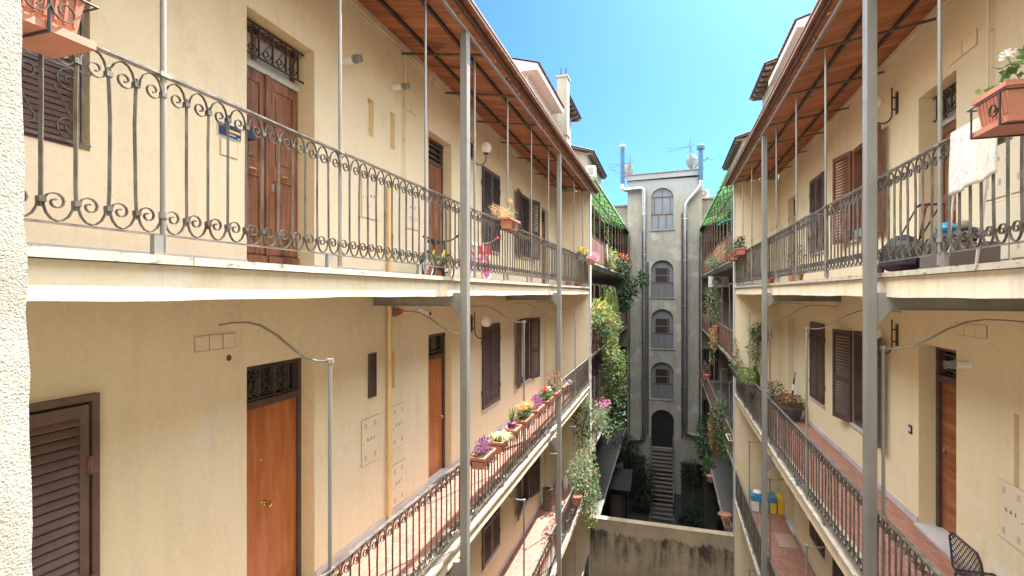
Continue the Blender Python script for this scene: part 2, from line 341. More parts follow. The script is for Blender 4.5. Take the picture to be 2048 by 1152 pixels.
    def leaf(s, p, d, nrm, L, W):
        p = Vector(p); d = Vector(d).normalized(); sd = d.cross(Vector(nrm))
        if sd.length < 1e-4: sd = d.cross(Vector((0.3, 0.5, 0.8)))
        sd.normalize(); up = sd.cross(d)
        mid = p + d * L * 0.5
        return s.add([p, mid + sd * W / 2 + up * W * .15, p + d * L, mid - sd * W / 2 + up * W * .15, mid - up * W * .05], [(0, 1, 4), (1, 2, 4), (2, 3, 4), (3, 0, 4)])
    def cloud(s, c, r, n, L, W, droop=0.3, rnd=random):
        for _ in range(n):
            while True:
                q = Vector((rnd.uniform(-1, 1), rnd.uniform(-1, 1), rnd.uniform(-1, 1)))
                if q.length <= 1 and q.length > 0.2: break
            p = Vector((c[0] + q.x * r[0], c[1] + q.y * r[1], c[2] + q.z * r[2]))
            d = q * 0.7 + Vector((rnd.gauss(0, .6), rnd.gauss(0, .6), rnd.gauss(0, .5) - droop))
            k = rnd.uniform(0.6, 1.25)
            s.leaf(p, d, (rnd.gauss(0, .5), rnd.gauss(0, .5), 1), L * k, W * k)
        return s
    def blades(s, c, n, L, W, arch=1.0, spread=1.0, rnd=random):
        for _ in range(n):
            a = rnd.uniform(0, 2 * math.pi); sp = spread * rnd.uniform(.3, 1); l = L * rnd.uniform(.6, 1.1)
            pts = []
            for i in range(5):
                t = i / 4
                pts.append(Vector(c) + Vector((math.cos(a) * sp * l * t, math.sin(a) * sp * l * t, l * (t * 1.1 - arch * t * t * 1.1))))
            sd = Vector((-math.sin(a), math.cos(a), 0)) * W
            vs = []
            for i, p in enumerate(pts):
                w = (0.6, 1, .9, .6, .05)[i]; vs += [p + sd * w, p - sd * w]
            s.add(vs, [(2 * i, 2 * i + 1, 2 * i + 3, 2 * i + 2) for i in range(4)])
        return s
    def build(s, name, mat, parent=None, smooth=False, kind=None):
        off = Vector(LOC.get(parent.name, (0, 0, 0))) if parent else Vector((0, 0, 0))
        me = bpy.data.meshes.new(name)
        me.from_pydata([tuple(Vector(p) - off) for p in s.v], [], s.f); me.update()
        for m in (mat if isinstance(mat, (list, tuple)) else [mat]): me.materials.append(m)
        if smooth:
            me.polygons.foreach_set('use_smooth', [True] * len(me.polygons))
            me.set_sharp_from_angle(angle=R(38))
        o = bpy.data.objects.new(name, me); COL.objects.link(o)
        if parent: o.parent = parent; LOC[o.name] = tuple(off)
        if kind: o['kind'] = kind
        return o
def thing(name, label, cat, loc=(0, 0, 0), group=None):
    o = bpy.data.objects.new(name, None); COL.objects.link(o); o.empty_display_size = .1
    o.location = loc; LOC[o.name] = tuple(loc); o['label'] = label; o['category'] = cat
    if group: o['group'] = group
    return o
def copy_part(src, parent, loc):
    c = src.copy(); COL.objects.link(c); c.parent = parent; c.location = loc; return c
def text(txt, size, mat, name, parent, loc, face, ext=0.0015, sub='CENTER'):
    cu = bpy.data.curves.new(name, 'FONT'); cu.body = txt; cu.size = size; cu.extrude = ext
    cu.align_x = sub; cu.align_y = 'CENTER'; cu.materials.append(mat)
    cu.space_character = 1.4
    o = bpy.data.objects.new(name, cu); COL.objects.link(o); o.parent = parent
    off = Vector(LOC[parent.name]); o.location = Vector(loc) - off
    # face +X (left wall) : text right = +Y ; face -X (right wall): text right = -Y
    o.rotation_euler = (R(90), 0, R(90) if face > 0 else R(-90))
    bpy.context.view_layer.update()
    me = bpy.data.meshes.new_from_object(o.evaluated_get(bpy.context.evaluated_depsgraph_get()))
    q = bpy.data.objects.new(name, me); COL.objects.link(q); q.parent = parent; q.location = o.location; q.rotation_euler = o.rotation_euler
    bpy.data.objects.remove(o); LOC[q.name] = LOC[parent.name]
    return q

# ------------------------------------------------------------------ main dimensions (metres, camera at origin)
YE = 17.3
FL = [0.2, -3.2, -6.57, -9.95]
SIDE = {1: dict(wall=-3.75, rail=-2.6, col=(-2.495, -2.4), s=1, pl=M['plaster'], word='left'),
        -1: dict(wall=3.3, rail=2.05, col=(1.967, 1.872), s=-1, pl=M['plasterR'], word='right')}
def wx(sd, o): return SIDE[sd]['wall'] + sd * o      # o metres out from wall towards courtyard
def rx(sd, o): return SIDE[sd]['rail'] + sd * o      # o metres outwards (to the courtyard) from the rail

# ------------------------------------------------------------------ shutters, doors, windows (parts of wings)
def shutter_mb(sd, y0, y1, z0, z1, o0=0.012, ang=0.0, hinge=None, mid=True, slat=0.055):
    """louvred leaf lying against the wall; ang rotates about hinge y"""
    m = MB(); t = 0.035; fw = 0.055
    h = hinge if hinge is not None else y0
    ca, sa_ = math.cos(ang), math.sin(ang)
    def P(o, y, z):
        dy = y - h; sgn = 1 if dy >= 0 else -1
        return (wx(sd, o0 + o * ca + abs(dy) * sa_), h + dy * ca - o * sa_ * sgn, z)
    def bx(oa, ob, ya, yb, za, zb):
        vs = [P(o, y, z) for z in (za, zb) for (o, y) in ((oa, ya), (ob, ya), (ob, yb), (oa, yb))]
        m.add(vs, [(0, 3, 2, 1), (4, 5, 6, 7), (0, 1, 5, 4), (1, 2, 6, 5), (2, 3, 7, 6), (3, 0, 4, 7)])
    bx(0, t, y0, y0 + fw, z0, z1); bx(0, t, y1 - fw, y1, z0, z1)
    zs = [z0, z1]
    bx(0, t, y0 + fw, y1 - fw, z0, z0 + .09); bx(0, t, y0 + fw, y1 - fw, z1 - .08, z1)
    segs = [(z0 + .09, z1 - .08)]
    if mid:
        zm = z0 + (z1 - z0) * .46; bx(0, t, y0 + fw, y1 - fw, zm - .04, zm + .04)
        segs = [(z0 + .09, zm - .04), (zm + .04, z1 - .08)]
    for a, b in segs:
        n = max(3, int((b - a) / slat)); st = (b - a) / n
        for i in range(n):
            zc = a + st * (i + .5)
            vs = [P(.004, y0 + fw, zc + st * .36), P(.008, y0 + fw, zc + st * .48), P(t - .003, y0 + fw, zc - st * .18), P(t - .006, y0 + fw, zc - st * .30),
                  P(.004, y1 - fw, zc + st * .36), P(.008, y1 - fw, zc + st * .48), P(t - .003, y1 - fw, zc - st * .18), P(t - .006, y1 - fw, zc - st * .30)]
            m.add(vs, [(0, 1, 2, 3), (7, 6, 5, 4), (0, 4, 5, 1), (1, 5, 6, 2), (2, 6, 7, 3), (3, 7, 4, 0)])
    return m
def backing(sd, y0, y1, z0, z1, o): return MB().box(wx(sd, o), wx(sd, o + .006), y0, y1, z0, z1)
def frame_mb(sd, y0, y1, z0, z1, o0, o1, w, bottom=False):
    m = MB().box(wx(sd, o0), wx(sd, o1), y0, y0 + w, z0, z1).box(wx(sd, o0), wx(sd, o1), y1 - w, y1, z0, z1)
    m.box(wx(sd, o0), wx(sd, o1), y0 + w, y1 - w, z1 - w, z1)
    if bottom: m.box(wx(sd, o0), wx(sd, o1), y0 + w, y1 - w, z0, z0 + w)
    return m
def spiral(cy, cz, r0, a0, turns, n=14, shrink=.78, flip=1):
    """points of an inward spiral in (y,z)"""
    pts = []
    for i in range(n + 1):
        t = i / n; a = a0 + flip * turns * 2 * math.pi * t; r = r0 * (1 - shrink * t)
        pts.append((cy + r * math.cos(a), cz + r * math.sin(a)))
    return pts
def grille_mb(sd, y0, y1, z0, z1, o, n, r=.007):
    m = MB(); w = (.006, 0, 0)
    X = wx(sd, o)
    for z in (z0 + .01, z1 - .01): m.box(X - .008, X + .008, y0, y1, z - .008, z + .008)
    st = (y1 - y0) / n
    for i in range(n):
        yb = y0 + st * (i + .5)
        m.box(X - .008, X + .008, yb - .008, yb + .008, z0 + .02, z1 - .02)
        hh = (z1 - z0); rr = min(st * .33, hh * .2)
        for (cz, a0, fl) in ((z1 - .02 - rr, R(80), 1), (z0 + .02 + rr, R(280), -1)):
            m.strip([(X, a, b) for a, b in spiral(yb - st * .45, cz, rr, a0 - fl * R(90), 1.35, 14, .75, fl)], (.007, 0, 0), .006)
        m.tube([(X, yb - st * .85 if i else y0, z0 + .05), (X, yb - .01, z1 - .1)], .005, 5)
    return m

def wing(sd):
    g = SIDE[sd]; L = (sd == 1)
    w = thing('apartment_wing', ('cream plastered apartment wing on the left with red-brown doors and dark shutters' if L else
              'yellow plastered apartment wing on the right with plank door and open brown shutters'), 'building', (wx(sd, 0), 8, -13))
    lab = {}
    ops = []      # y0,y1,z0,z1,depth
    for k, F in enumerate(FL):
        top = F + 2.48 if k == 0 else F + 2.51
        if L:
            ops += [(3.74, 4.68, F, top, .27), (7.46, 8.38, F, top, .22 if k else .24), (15.2, 16.15, F, top, .2), (12.8, 13.75, F + .76, top, .18)]
            if k == 0: ops += [(1.15, 2.41, F + .76, 2.67, .16)]
        else:
            ops += [(7.33, 8.28, F, top, .30), (15.25, 16.2, F, top, .2), (9.85, 10.85, F + .76, top, .16)]
        if L:
            ops += [(6.28, 6.40, F + 1.85, F + 2.37, .07)]
            if k == 0: ops += [(5.72, 5.86, F + 1.87, F + 2.36, .07)]
        else:
            if k == 1: ops += [(6.2, 6.28, F + 1.1, F + 2.0, .05)]
    m = MB()
    ys = sorted(set([-1.0, YE + .25] + [v for o in ops for v in o[:2]])); zs = sorted(set([-13.0, 4.15] + [v for o in ops for v in o[2:4]]))
    X0 = wx(sd, 0)
    for a, b in zip(ys, ys[1:]):
        for c, d in zip(zs, zs[1:]):
            yc, zc = (a + b) / 2, (c + d) / 2
            if any(o[0] < yc < o[1] and o[2] < zc < o[3] for o in ops): continue
            q = [(X0, a, c), (X0, b, c), (X0, b, d), (X0, a, d)]
            m.quad(*(q if sd == 1 else q[::-1]))
    for y0, y1, z0, z1, dp in ops:
        X1 = wx(sd, -dp); rv = MB()
        rv.quad((X0, y0, z0), (X1, y0, z0), (X1, y0, z1), (X0, y0, z1)); rv.quad((X0, y1, z0), (X0, y1, z1), (X1, y1, z1), (X1, y1, z0))
        rv.quad((X0, y0, z1), (X1, y0, z1), (X1, y1, z1), (X0, y1, z1)); rv.quad((X0, y0, z0), (X0, y1, z0), (X1, y1, z0), (X1, y0, z0))
        rv.quad((X1, y0, z0), (X1, y1, z0), (X1, y1, z1), (X1, y0, z1))
        rv.build('reveal', M['reveal'], w)
    m.build('wall', g['pl'], w)
    MB().box(wx(sd, -.45), wx(sd, -6), -1, YE + .25, -13, 4.1).build('rear_wall', g['pl'], w)
    rf = MB(); rf.prism([(wx(sd, .04), 4.16), (wx(sd, -6.2), 4.16), (wx(sd, -3), 4.9)], 'Y', -1.1, YE + .3); rf.build('roof', M['rooftile'], w)
    # spur end wall closing the gallery
    MB().box(wx(sd, .003), rx(sd, .03), YE, YE + .25, -13, 3.52).build('end_wall', M['fascia'] if False else g['pl'], w)
    MB().box(rx(sd, .032), rx(sd, .05), YE - .02, YE + .27, -13, 3.5).build('sunlit_edge_strip', M['white'], w)  # white strip added for the sunlit edge of the end wall
    for k, F in enumerate(FL):
        MB().box(wx(sd, .004), rx(sd, -.012), .34 if k else .34, YE - .004, F - .23, F - .05).build('gallery_slab', M['fascia'], w)
        # wavy hand-plastered fascia with a thicker lip
        f = MB(); n = 60; pts = []
        for i in range(n + 1):
            y = .35 + (YE - .36) * i / n
            dz = .004 * math.sin(y * 2.1) + .003 * math.sin(y * 5.3 + 1 + k) + random.uniform(-.002, .002)
            dx = .0018 * math.sin(y * 1.3 + k)
            pts.append((y, dz, dx))
        vs = []
        for y, dz, dx in pts:
            vs += [(rx(sd, -.012 + .004), y, F - .05), (rx(sd, .004 + dx), y, F - .05), (rx(sd, .004 + dx), y, F - .236 + dz), (rx(sd, -.05), y, F - .236 + dz)]
        fs = []
        for i in range(n):
            for j in range(3): fs.append((4 * i + j, 4 * i + 4 + j, 4 * i + 5 + j, 4 * i + 1 + j))
        f.add(vs, fs); f.build('fascia', M['fascia'], w, smooth=True)
        tr = MB(); y = .35; 
        while y < YE - .01:
            y2 = min(YE - .005, y + random.uniform(1.7, 2.1)); z = random.uniform(-.002, .002)
            tr.box(rx(sd, -.22), rx(sd, .045 + random.uniform(-.003, .003)), y + .002, y2 - .002, F - .046, F + z); y = y2
        tr.build('travertine_edging', M['trav'], w)
        MB().box(wx(sd, .004), rx(sd, -.222), .36, YE - .004, F - .046, F - .004).build('floor_tiles', M['tile'], w)
        sk = MB(); yy = -.9
        for a, b in sorted([(o[0], o[1]) for o in ops if abs(o[2] - F) < .01]) + [(YE - .02, 99)]:
            sk.box(wx(sd, .003), wx(sd, .018), yy, a - .004, F, F + .11); yy = b + .004
        sk.box(wx(sd, .02), rx(sd, -.01), YE - .016, YE - .003, F, F + .11)
        sk.build('skirting', M['marble'], w)
        # thresholds
        for o in ops:
            if abs(o[2] - F) < .01 and o[1] - o[0] > .5:
                MB().box(wx(sd, -o[4] + .03), wx(sd, .06), o[0] - .02 + .021, o[1] - .001, F - .002, F + .03).build('threshold', M['marble'], w)
    # ---- doors
    def trans_door(y0, y1, F, top, dp, style, k):
        zt = F + 2.05
        ob = -dp + .004
        if style == 'carved':
            d = MB()
            ym = (y0 + y1) / 2
            d.box(wx(sd, ob), wx(sd, ob + .04), y0, y1, F + .03, zt)
            for a, b in ((y0, ym), (ym, y1)):
                d.box(wx(sd, ob + .04), wx(sd, ob + .052), a + .015, a + .095, F + .2, zt - .02); d.box(wx(sd, ob + .04), wx(sd, ob + .052), b - .095, b - .015, F + .2, zt - .02)
                for za, zb in ((F + .2, F + .32), (F + .98, F + 1.12), (zt - .12, zt - .02)):
                    d.box(wx(sd, ob + .04), wx(sd, ob + .052), a + .096, b - .096, za, zb)
                d.box(wx(sd, ob + .04), wx(sd, ob + .075), a + .01, b - .01, F + .04, F + .18)
                for za, zb in ((F + .37, F + .93), (F + 1.17, zt - .17)):
                    d.box(wx(sd, ob + .04), wx(sd, ob + .05), a + .135, b - .135, za, zb)
            d.box(wx(sd, ob + .052), wx(sd, ob + .075), ym - .028, ym + .028, F + .19, zt)
            o = d.build('door', M['doorwood'], w)
            for yy in (ym - .22, ym + .22):
                MB().tube([(wx(sd, ob + .055), yy - .07, F + 1.05), (wx(sd, ob + .09), yy - .04, F + 1.04), (wx(sd, ob + .09), yy + .04, F + 1.04), (wx(sd, ob + .055), yy + .07, F + 1.05)], .008, 6).build('handle', M['brass'], o, True)
            MB().box(wx(sd, ob + .053), wx(sd, ob + .06), ym + .06, ym + .10, F + .86, F + .94).build('lock_plate', M['steel'], o)
            MB().box(wx(sd, ob), wx(sd, ob + .06), y0, y1, zt + .001, zt + .075).build('door_lintel', M['white'], o)
        elif style == 'veneer':
            fr = frame_mb(sd, y0 + .001, y1 - .001, F + .03, top - .002, ob, ob + .09, .05)
            fr.box(wx(sd, ob), wx(sd, ob + .09), y0 + .051, y1 - .051, zt, zt + .07)
            o = MB().box(wx(sd, ob + .01), wx(sd, ob + .06), y0 + .051, y1 - .051, F + .22, zt - .002).box(wx(sd, ob + .01), wx(sd, ob + .06), y0 + .051, y1 - .051, F + .035, F + .215).build('door', M['orangewood'], w)
            fr.build('door_frame', M['brown'], o)
            yk = y0 + .42 if L else y1 - .4
            MB().lathe([(.035, .06), (.03, .068), (.012, .07), (.012, .11), (.028, .115), (.034, .13), (.028, .145), (.01, .15)] if sd == 1 else [(.035, -.06), (.012, -.07), (.012, -.11), (.034, -.13), (.01, -.15)], (wx(sd, ob), yk, F + 1.05), 'X', 16).build('door_knob', M['brass'], o, True)
            MB().lathe([(.012, .06 * sd), (.008, .066 * sd)], (wx(sd, ob), yk - .04, F + 1.5), 'X', 10).build('peephole', M['steel'], o, True)
        elif style == 'panel':
            fr = frame_mb(sd, y0 + .001, y1 - .001, F + .03, top - .002, ob, ob + .09, .07)
            fr.box(wx(sd, ob), wx(sd, ob + .09), y0 + .071, y1 - .071, zt, zt + .07)
            d = MB().box(wx(sd, ob + .01), wx(sd, ob + .055), y0 + .071, y1 - .071, F + .035, zt - .002)
            for i in range(4):
                za = F + .15 + i * .46; d.box(wx(sd, ob + .055), wx(sd, ob + .062), y0 + .18, y1 - .18, za, za + .36)
            o = d.build('door', M['orangewood'], w); fr.build('door_frame', M['brown'], o)
            MB().lathe([(.03, .06 * sd), (.012, .07 * sd), (.012, .1 * sd), (.03, .12 * sd), (.01, .14 * sd)], (wx(sd, ob), y1 - .2, F + 1.0), 'X', 12).build('door_knob', M['brass'], o, True)
            MB().lathe([(.03, .06 * sd), (.02, .08 * sd)], (wx(sd, ob), y0 + .22, F + 1.1), 'X', 12).build('lock', M['brass'], o, True)
        elif style == 'slat':
            fr = frame_mb(sd, y0 + .001, y1 - .001, F + .03, top - .002, ob, ob + .07, .05)
            fr.box(wx(sd, ob), wx(sd, ob + .07), y0 + .051, y1 - .051, zt, zt + .06)
            o = MB().box(wx(sd, ob + .01), wx(sd, ob + .055), y0 + .051, y1 - .051, F + .035, zt - .002).build('door', M['slatdoor'], w)
            fr.build('door_frame', M['brown'], o)
        elif style == 'plank':
            fr = frame_mb(sd, y0 + .001, y1 - .001, F + .03, top - .002, ob, ob + .1, .07)
            fr.box(wx(sd, ob), wx(sd, ob + .1), y0 + .071, y1 - .071, zt - .05, zt + .05)
            o = MB().box(wx(sd, ob + .01), wx(sd, ob + .055), y0 + .071, y1 - .071, F + .035, zt - .052).build('door', M['plankdoor'], w)
            fr.build('door_frame', M['brown'], o)
            MB().lathe([(.03, .06 * sd), (.012, .07 * sd), (.012, .1 * sd), (.04, .11 * sd), (.01, .135 * sd)], (wx(sd, ob), y0 + .35, F + 1.0), 'X', 14).build('door_knob', M['brass'], o, True)
            MB().lathe([(.03, .056 * sd), (.028, .08 * sd)], (wx(sd, ob), y1 - .16, F + 1.1), 'X', 12).build('lock', M['steel'], o, True)
        elif style == 'cream':
            o = MB().box(wx(sd, ob), wx(sd, ob + .03), y0 + .01, y1 - .01, F + .03, top - .01).build('door', M['curtain'], w)
            MB().box(wx(sd, ob + .032), wx(sd, ob + .06), y0 + .55, y0 + .6, F + .03, top - .02).box(wx(sd, ob + .032), wx(sd, ob + .05), y1 - .3, y1 - .02, F + .03, top - .02).build('door_frame', M['whiteplastic'] if k else M['slatdoor'], o)
            return
        # glazing of the transom
        zb = zt + (.08 if style == 'carved' else .06)
        MB().box(wx(sd, ob), wx(sd, ob + .015), y0 + .02, y1 - .02, zb, top - .01).build('transom_window', M['frost'] if style == 'carved' else M['glassdark'], w)
        if style == 'carved':
            MB().box(wx(sd, ob + .016), wx(sd, ob + .04), y0 + .3, y0 + .35, zb, top - .02).box(wx(sd, ob + .016), wx(sd, ob + .04), y1 - .1, y1 - .05, zb, top - .02).box(wx(sd, ob + .016), wx(sd, ob + .04), y0 + .02, y1 - .02, top - .07, top - .012).build('transom_frame', M['doorwood'], w)
            grille_mb(sd, y0 + .01, y1 - .01, zb + .0, top - .02, ob + .13, 5).build('transom_grille', M['darkiron'], w)
        elif style == 'veneer':
            grille_mb(sd, y0 + .06, y1 - .06, zt + .075, top - .06, ob + .05, 4).build('transom_grille', M['brown'], w)
        else:
            mm = MB()
            for i in range(4 if style != 'panel' else 1):
                z = zt + .12 + i * .1; mm.box(wx(sd, ob + .04), wx(sd, ob + .065), y0 + .05, y1 - .05, z, z + .018)
            if style == 'panel': mm.box(wx(sd, ob + .04), wx(sd, ob + .065), y0 + .3, y0 + .33, zt + .07, top - .07)
            mm.build('transom_bar', M['brown'], w)
    for k, F in enumerate(FL[:3]):
        top = F + 2.48 if k == 0 else F + 2.51
        if L:
            trans_door(3.74, 4.68, F, top, .27, 'carved' if k == 0 else 'veneer', k)
            trans_door(7.46, 8.38, F, top, .22 if k else .24, 'slat' if k == 0 else 'panel', k)
            trans_door(15.2, 16.15, F, top, .2, 'cream' if k else 'slat', k)
        else:
            trans_door(7.33, 8.28, F, top, .30, 'carved' if k == 0 else 'plank', k)
            trans_door(15.25, 16.2, F, top, .2, 'cream', k)
    # ---- shuttered windows
    def closed_shutters(y0, y1, z0, z1, mat, name='window_shutter'):
        ym = (y0 + y1) / 2
        for a, b in ((y0, ym - .004), (ym + .004, y1)):
            o = shutter_mb(sd, a, b, z0, z1).build(name, mat, w)
            hy = a if a == y0 else b
            for zf in (.2, .8):
                zc = z0 + (z1 - z0) * zf
                MB().box(wx(sd, .003), wx(sd, .055), hy - .03, hy + .005, zc - .05, zc + .05).build('hinge', mat, o)
        MB().box(wx(sd, .003), wx(sd, .045), y0 - .03, y1 + .03, z0 - .045, z0 - .008).build('window_sill', M['marble'], w)
        MB().box(wx(sd, .002), wx(sd, .008), y0 + .01, y1 - .01, z0, z1).build('window_shadow_sheet', M['void'], w)  # flat dark sheet on the wall, painted shade behind the slats
    def open_window(y0, y1, z0, z1, mat, dp, an, af, fmat, glass=True, bars=False, wn=.55):
        n1 = shutter_mb(sd, y0 - wn, y0 - .006, z0 - .02, z1, ang=an, hinge=y0 - .006); n1.build('window_shutter', mat, w)
        n2 = shutter_mb(sd, y1 + .006, y1 + wn, z0 - .02, z1, ang=af, hinge=y1 + .006); n2.build('window_shutter', mat, w)
        fr = frame_mb(sd, y0 + .001, y1 - .001, z0, z1 - .001, -dp + .03, -.004, .06, True).build('window_frame', fmat, w)
        ym = (y0 + y1) / 2
        MB().box(wx(sd, -dp + .005), wx(sd, -dp + .012), y0 + .061, y1 - .061, z0 + .061, z1 - .062).build('pane', M['glassgrey'] if glass else M['curtain'], fr)
        ms = MB().box(wx(sd, -dp + .014), wx(sd, -dp + .04), ym - .03, ym + .03, z0 + .061, z1 - .062)
        ms.build('mullion', M['whiteplastic'], fr)
        if bars:
            b = MB()
            for i in range(6): b.tube([(wx(sd, -.02), y0 + .1 + i * (y1 - y0 - .2) / 5, z0 + .06), (wx(sd, -.02), y0 + .1 + i * (y1 - y0 - .2) / 5, z1 - .06)], .007, 6)
            for z in (z0 + .5, z1 - .5): b.box(wx(sd, -.025), wx(sd, -.015), y0 + .06, y1 - .06, z - .01, z + .01)
            b.build('window_bars', M['darkiron'], fr)
        MB().box(wx(sd, -dp + .1), wx(sd, .05), y0 - .04, y1 + .04, z0 - .045, z0 - .002).build('window_sill', M['marble'], w)
    for k, F in enumerate(FL[:3]):
        top = F + 2.48 if k == 0 else F + 2.51
        if L:
            closed_shutters(9.92, 11.02, F + .74, top, M['blueshut'] if k == 0 else (M['brown'] if k == 1 else M['shutL']))
            open_window(12.8, 13.75, F + .78, top - .02, M['brown'], .18, R(8), R(14), M['brown'], bars=(k == 0), glass=(k == 0))
        else:
            closed_shutters(12.6, 13.68, F + .74, top, M['shutL'] if k == 0 else M['brown'])
            open_window(9.85, 10.85, F + .78, top - .02, M['redbrown'] if k == 0 else M['brown'], .16, R(9), R(12), M['redbrown'] if k == 0 else M['brown'], glass=False, wn=.62)
    # ---- side specific items belonging to the wall
    def cover(y0, y1, z0, z1, name='meter_cabinet', txt=None, vents=None, lock=True, mat=None):
        o = MB().box(wx(sd, .003), wx(sd, .012), y0, y1, z0, z1).build(name, mat or M['metercover'], w)
        fr = frame_mb(sd, y0 - .008, y1 + .008, z0 - .008, z1 + .008, .003, .008, .006, True); fr.build('cabinet_edge', M['edge'], o)
        if vents:
            v = MB()
            for (fy, fz) in vents:
                cy, cz = y0 + (y1 - y0) * fy, z0 + (z1 - z0) * fz
                for i in range(5): v.box(wx(sd, .0125), wx(sd, .0145), cy - .024, cy + .024, cz - .03 + i * .014, cz - .024 + i * .014)
            v.build('vent_slots', M['slot'], o)
        if lock: MB().lathe([(.008, .012 * sd), (.006, .018 * sd)], (wx(sd, 0), y0 + .03, (z0 + z1) / 2 - .02), 'X', 8).build('lock', M['brass'], o)
        if txt: text(txt, .055, M['ink'], 'lettering', o, (wx(sd, .0135), (y0 + y1) / 2, (z0 + z1) / 2 + .02), sd)
        return o
    V4 = [(.2, .85), (.75, .85), (.2, .15), (.75, .15)]
    if L:
        F = FL[1]
        cover(5.57, 5.97, -2.23, -1.64, txt='G A S', vents=V4); cover(6.3, 6.68, -2.23, -1.62, txt='G A S', vents=V4); cover(6.3, 6.68, -3.06, -2.47, txt='G A S', vents=V4)
        cover(5.57, 5.97, .98, 1.53, txt='G A S', vents=[(.35, .3)]); cover(6.22, 6.6, .52, 1.45, vents=[(.3, .3)]); cover(6.72, 7.1, .98, 1.6, txt='G A S', vents=[(.3, .25), (.75, .25)])
        for i in range(3): cover(3.2 + i * .137, 3.325 + i * .137, -.485, -.365, 'junction_cover', lock=False, mat=M['plaster'])
        for i in range(2): cover(6.65 + i * .2, 6.83 + i * .2, 2.75, 2.88, 'junction_cover', lock=False, mat=M['plaster'])
        cover(3.45, 3.62, 1.22, 1.36, 'intercom_plate', lock=False, mat=M['plaster'])
        o = MB().box(wx(sd, .002), wx(sd, .02), 5.72, 5.88, -1.37, -.8).build('metal_hatch', M['ink'], w); frame_mb(sd, 5.715, 5.885, -1.375, -.795, .003, .028, .015, True).build('hatch_frame', M['brown'], o)
        # barred window close to the camera
        fb = MB().box(wx(sd, -.15), wx(sd, -.12), 1.16, 2.4, .96, 2.66)
        for i in range(42): fb.box(wx(sd, -.118), wx(sd, -.112 + .004 * (i % 2)), 1.2, 2.36, .97 + i * .04, .97 + i * .04 + .03)
        fb.build('roller_blind', M['blind'], w)
        gm = MB(); X = wx(sd, .02)
        for z in (.99, 1.47, 1.95, 2.43): gm.box(X - .007, X + .007, 1.12, 2.4, z - .008, z + .008)
        st = .23
        for i in range(6):
            y = 1.2 + i * st; gm.box(X - .008, X + .008, y - .009, y + .009, .99, 2.5)
            for zb in (.99, 1.47, 1.95):
                zt = zb + .48
                gm.strip([(X, a, b) for a, b in spiral(y - st * .35, zt - .09, .078, R(90), 1.3, 16, .78, 1)], (.007, 0, 0), .006)
                gm.strip([(X, a, b) for a, b in spiral(y - st * .35, zb + .09, .078, R(270), 1.3, 16, .78, -1)], (.007, 0, 0), .006)
                gm.tube([(X, y - st * .7, zt - .14), (X, y - .03, zb + .1)], .006, 6)
        gm.build('window_grille', M['iron'], w, smooth=False)
        # big louvred shutter door near the camera, lower floor
        F = FL[1]
        fr = frame_mb(sd, 1.3, 2.44, F + .02, -.68, .004, .05, .045).build('shutter_door_frame', M['shutL'], w)
        sh = shutter_mb(sd, 1.36, 2.375, F + .04, -.745, .012, slat=.062).build('shutter_door', M['shutL'], w)
        for zc in (-1.15, -1.95, -2.75):
            MB().box(wx(sd, .05), wx(sd, .062), 2.36, 2.42, zc - .06, zc + .06).tube([(wx(sd, .065), 2.378, zc - .06), (wx(sd, .065), 2.378, zc + .06)], .009, 8).build('hinge', M['hinge'], sh)
        MB().box(wx(sd, .002), wx(sd, .008), 1.33, 2.41, F + .03, -.7).build('door_shadow_sheet', M['void'], w)  # dark sheet on the wall, shade behind the louvres put into colour
        # painted-in trunking line under the canopy
        MB().box(wx(sd, .003), wx(sd, .03), .4, YE - .05, 3.585, 3.62).box(wx(sd, .003), wx(sd, .015), .4, YE - .05, 3.54, 3.555).build('cable_trunking', M['fascia'], w)
        # hole in plaster
        MB().lathe([(.03, .002), (.026, .005), (.01, .006)], (wx(sd, 0), 3.54, -.58), 'X', 9).build('plaster_hole', M['brown'], w)
    else:
        for i in range(3): cover(6.72 + i * .215, 6.92 + i * .215, -.49, -.36, 'junction_cover', lock=False, mat=M['plasterR'])
        for i in range(2): cover(6.9 + i * .3, 7.18 + i * .3, 2.78, 2.95, 'junction_cover', lock=False, mat=M['plasterR'])
        cover(6.1, 6.52, -2.52, -1.93, txt='G A S', vents=V4)
        cover(5.5, 6.1, -2.9, -1.9, vents=V4)
        for a, b, c_, d in ((6.35, 6.8, 1.0, 1.75), (5.85, 6.3, 1.0, 1.75), (6.35, 6.8, .35, .95), (5.85, 6.3, .35, .95), (6.35, 6.8, 1.8, 2.2), (5.3, 5.8, 1.0, 1.75)):
            cover(a, b, c_, d, txt='G A S', vents=[(.3, .2), (.75, .2)])
        o = MB().box(wx(sd, .002), wx(sd, .012), 8.46, 8.56, -2.0, -1.88).build('light_switch', M['blackp'], w); MB().box(wx(sd, .013), wx(sd, .017), 8.485, 8.535, -1.97, -1.91).build('switch_rocker', M['whiteplastic'], o)
        MB().box(wx(sd, .003), wx(sd, .03), .4, YE - .05, 3.6, 3.63).box(wx(sd, .003), wx(sd, .012), .4, YE - .05, 3.52, 3.532).build('cable_trunking', M['fascia'], w)
    return w
WL = wing(1); WR = wing(-1)

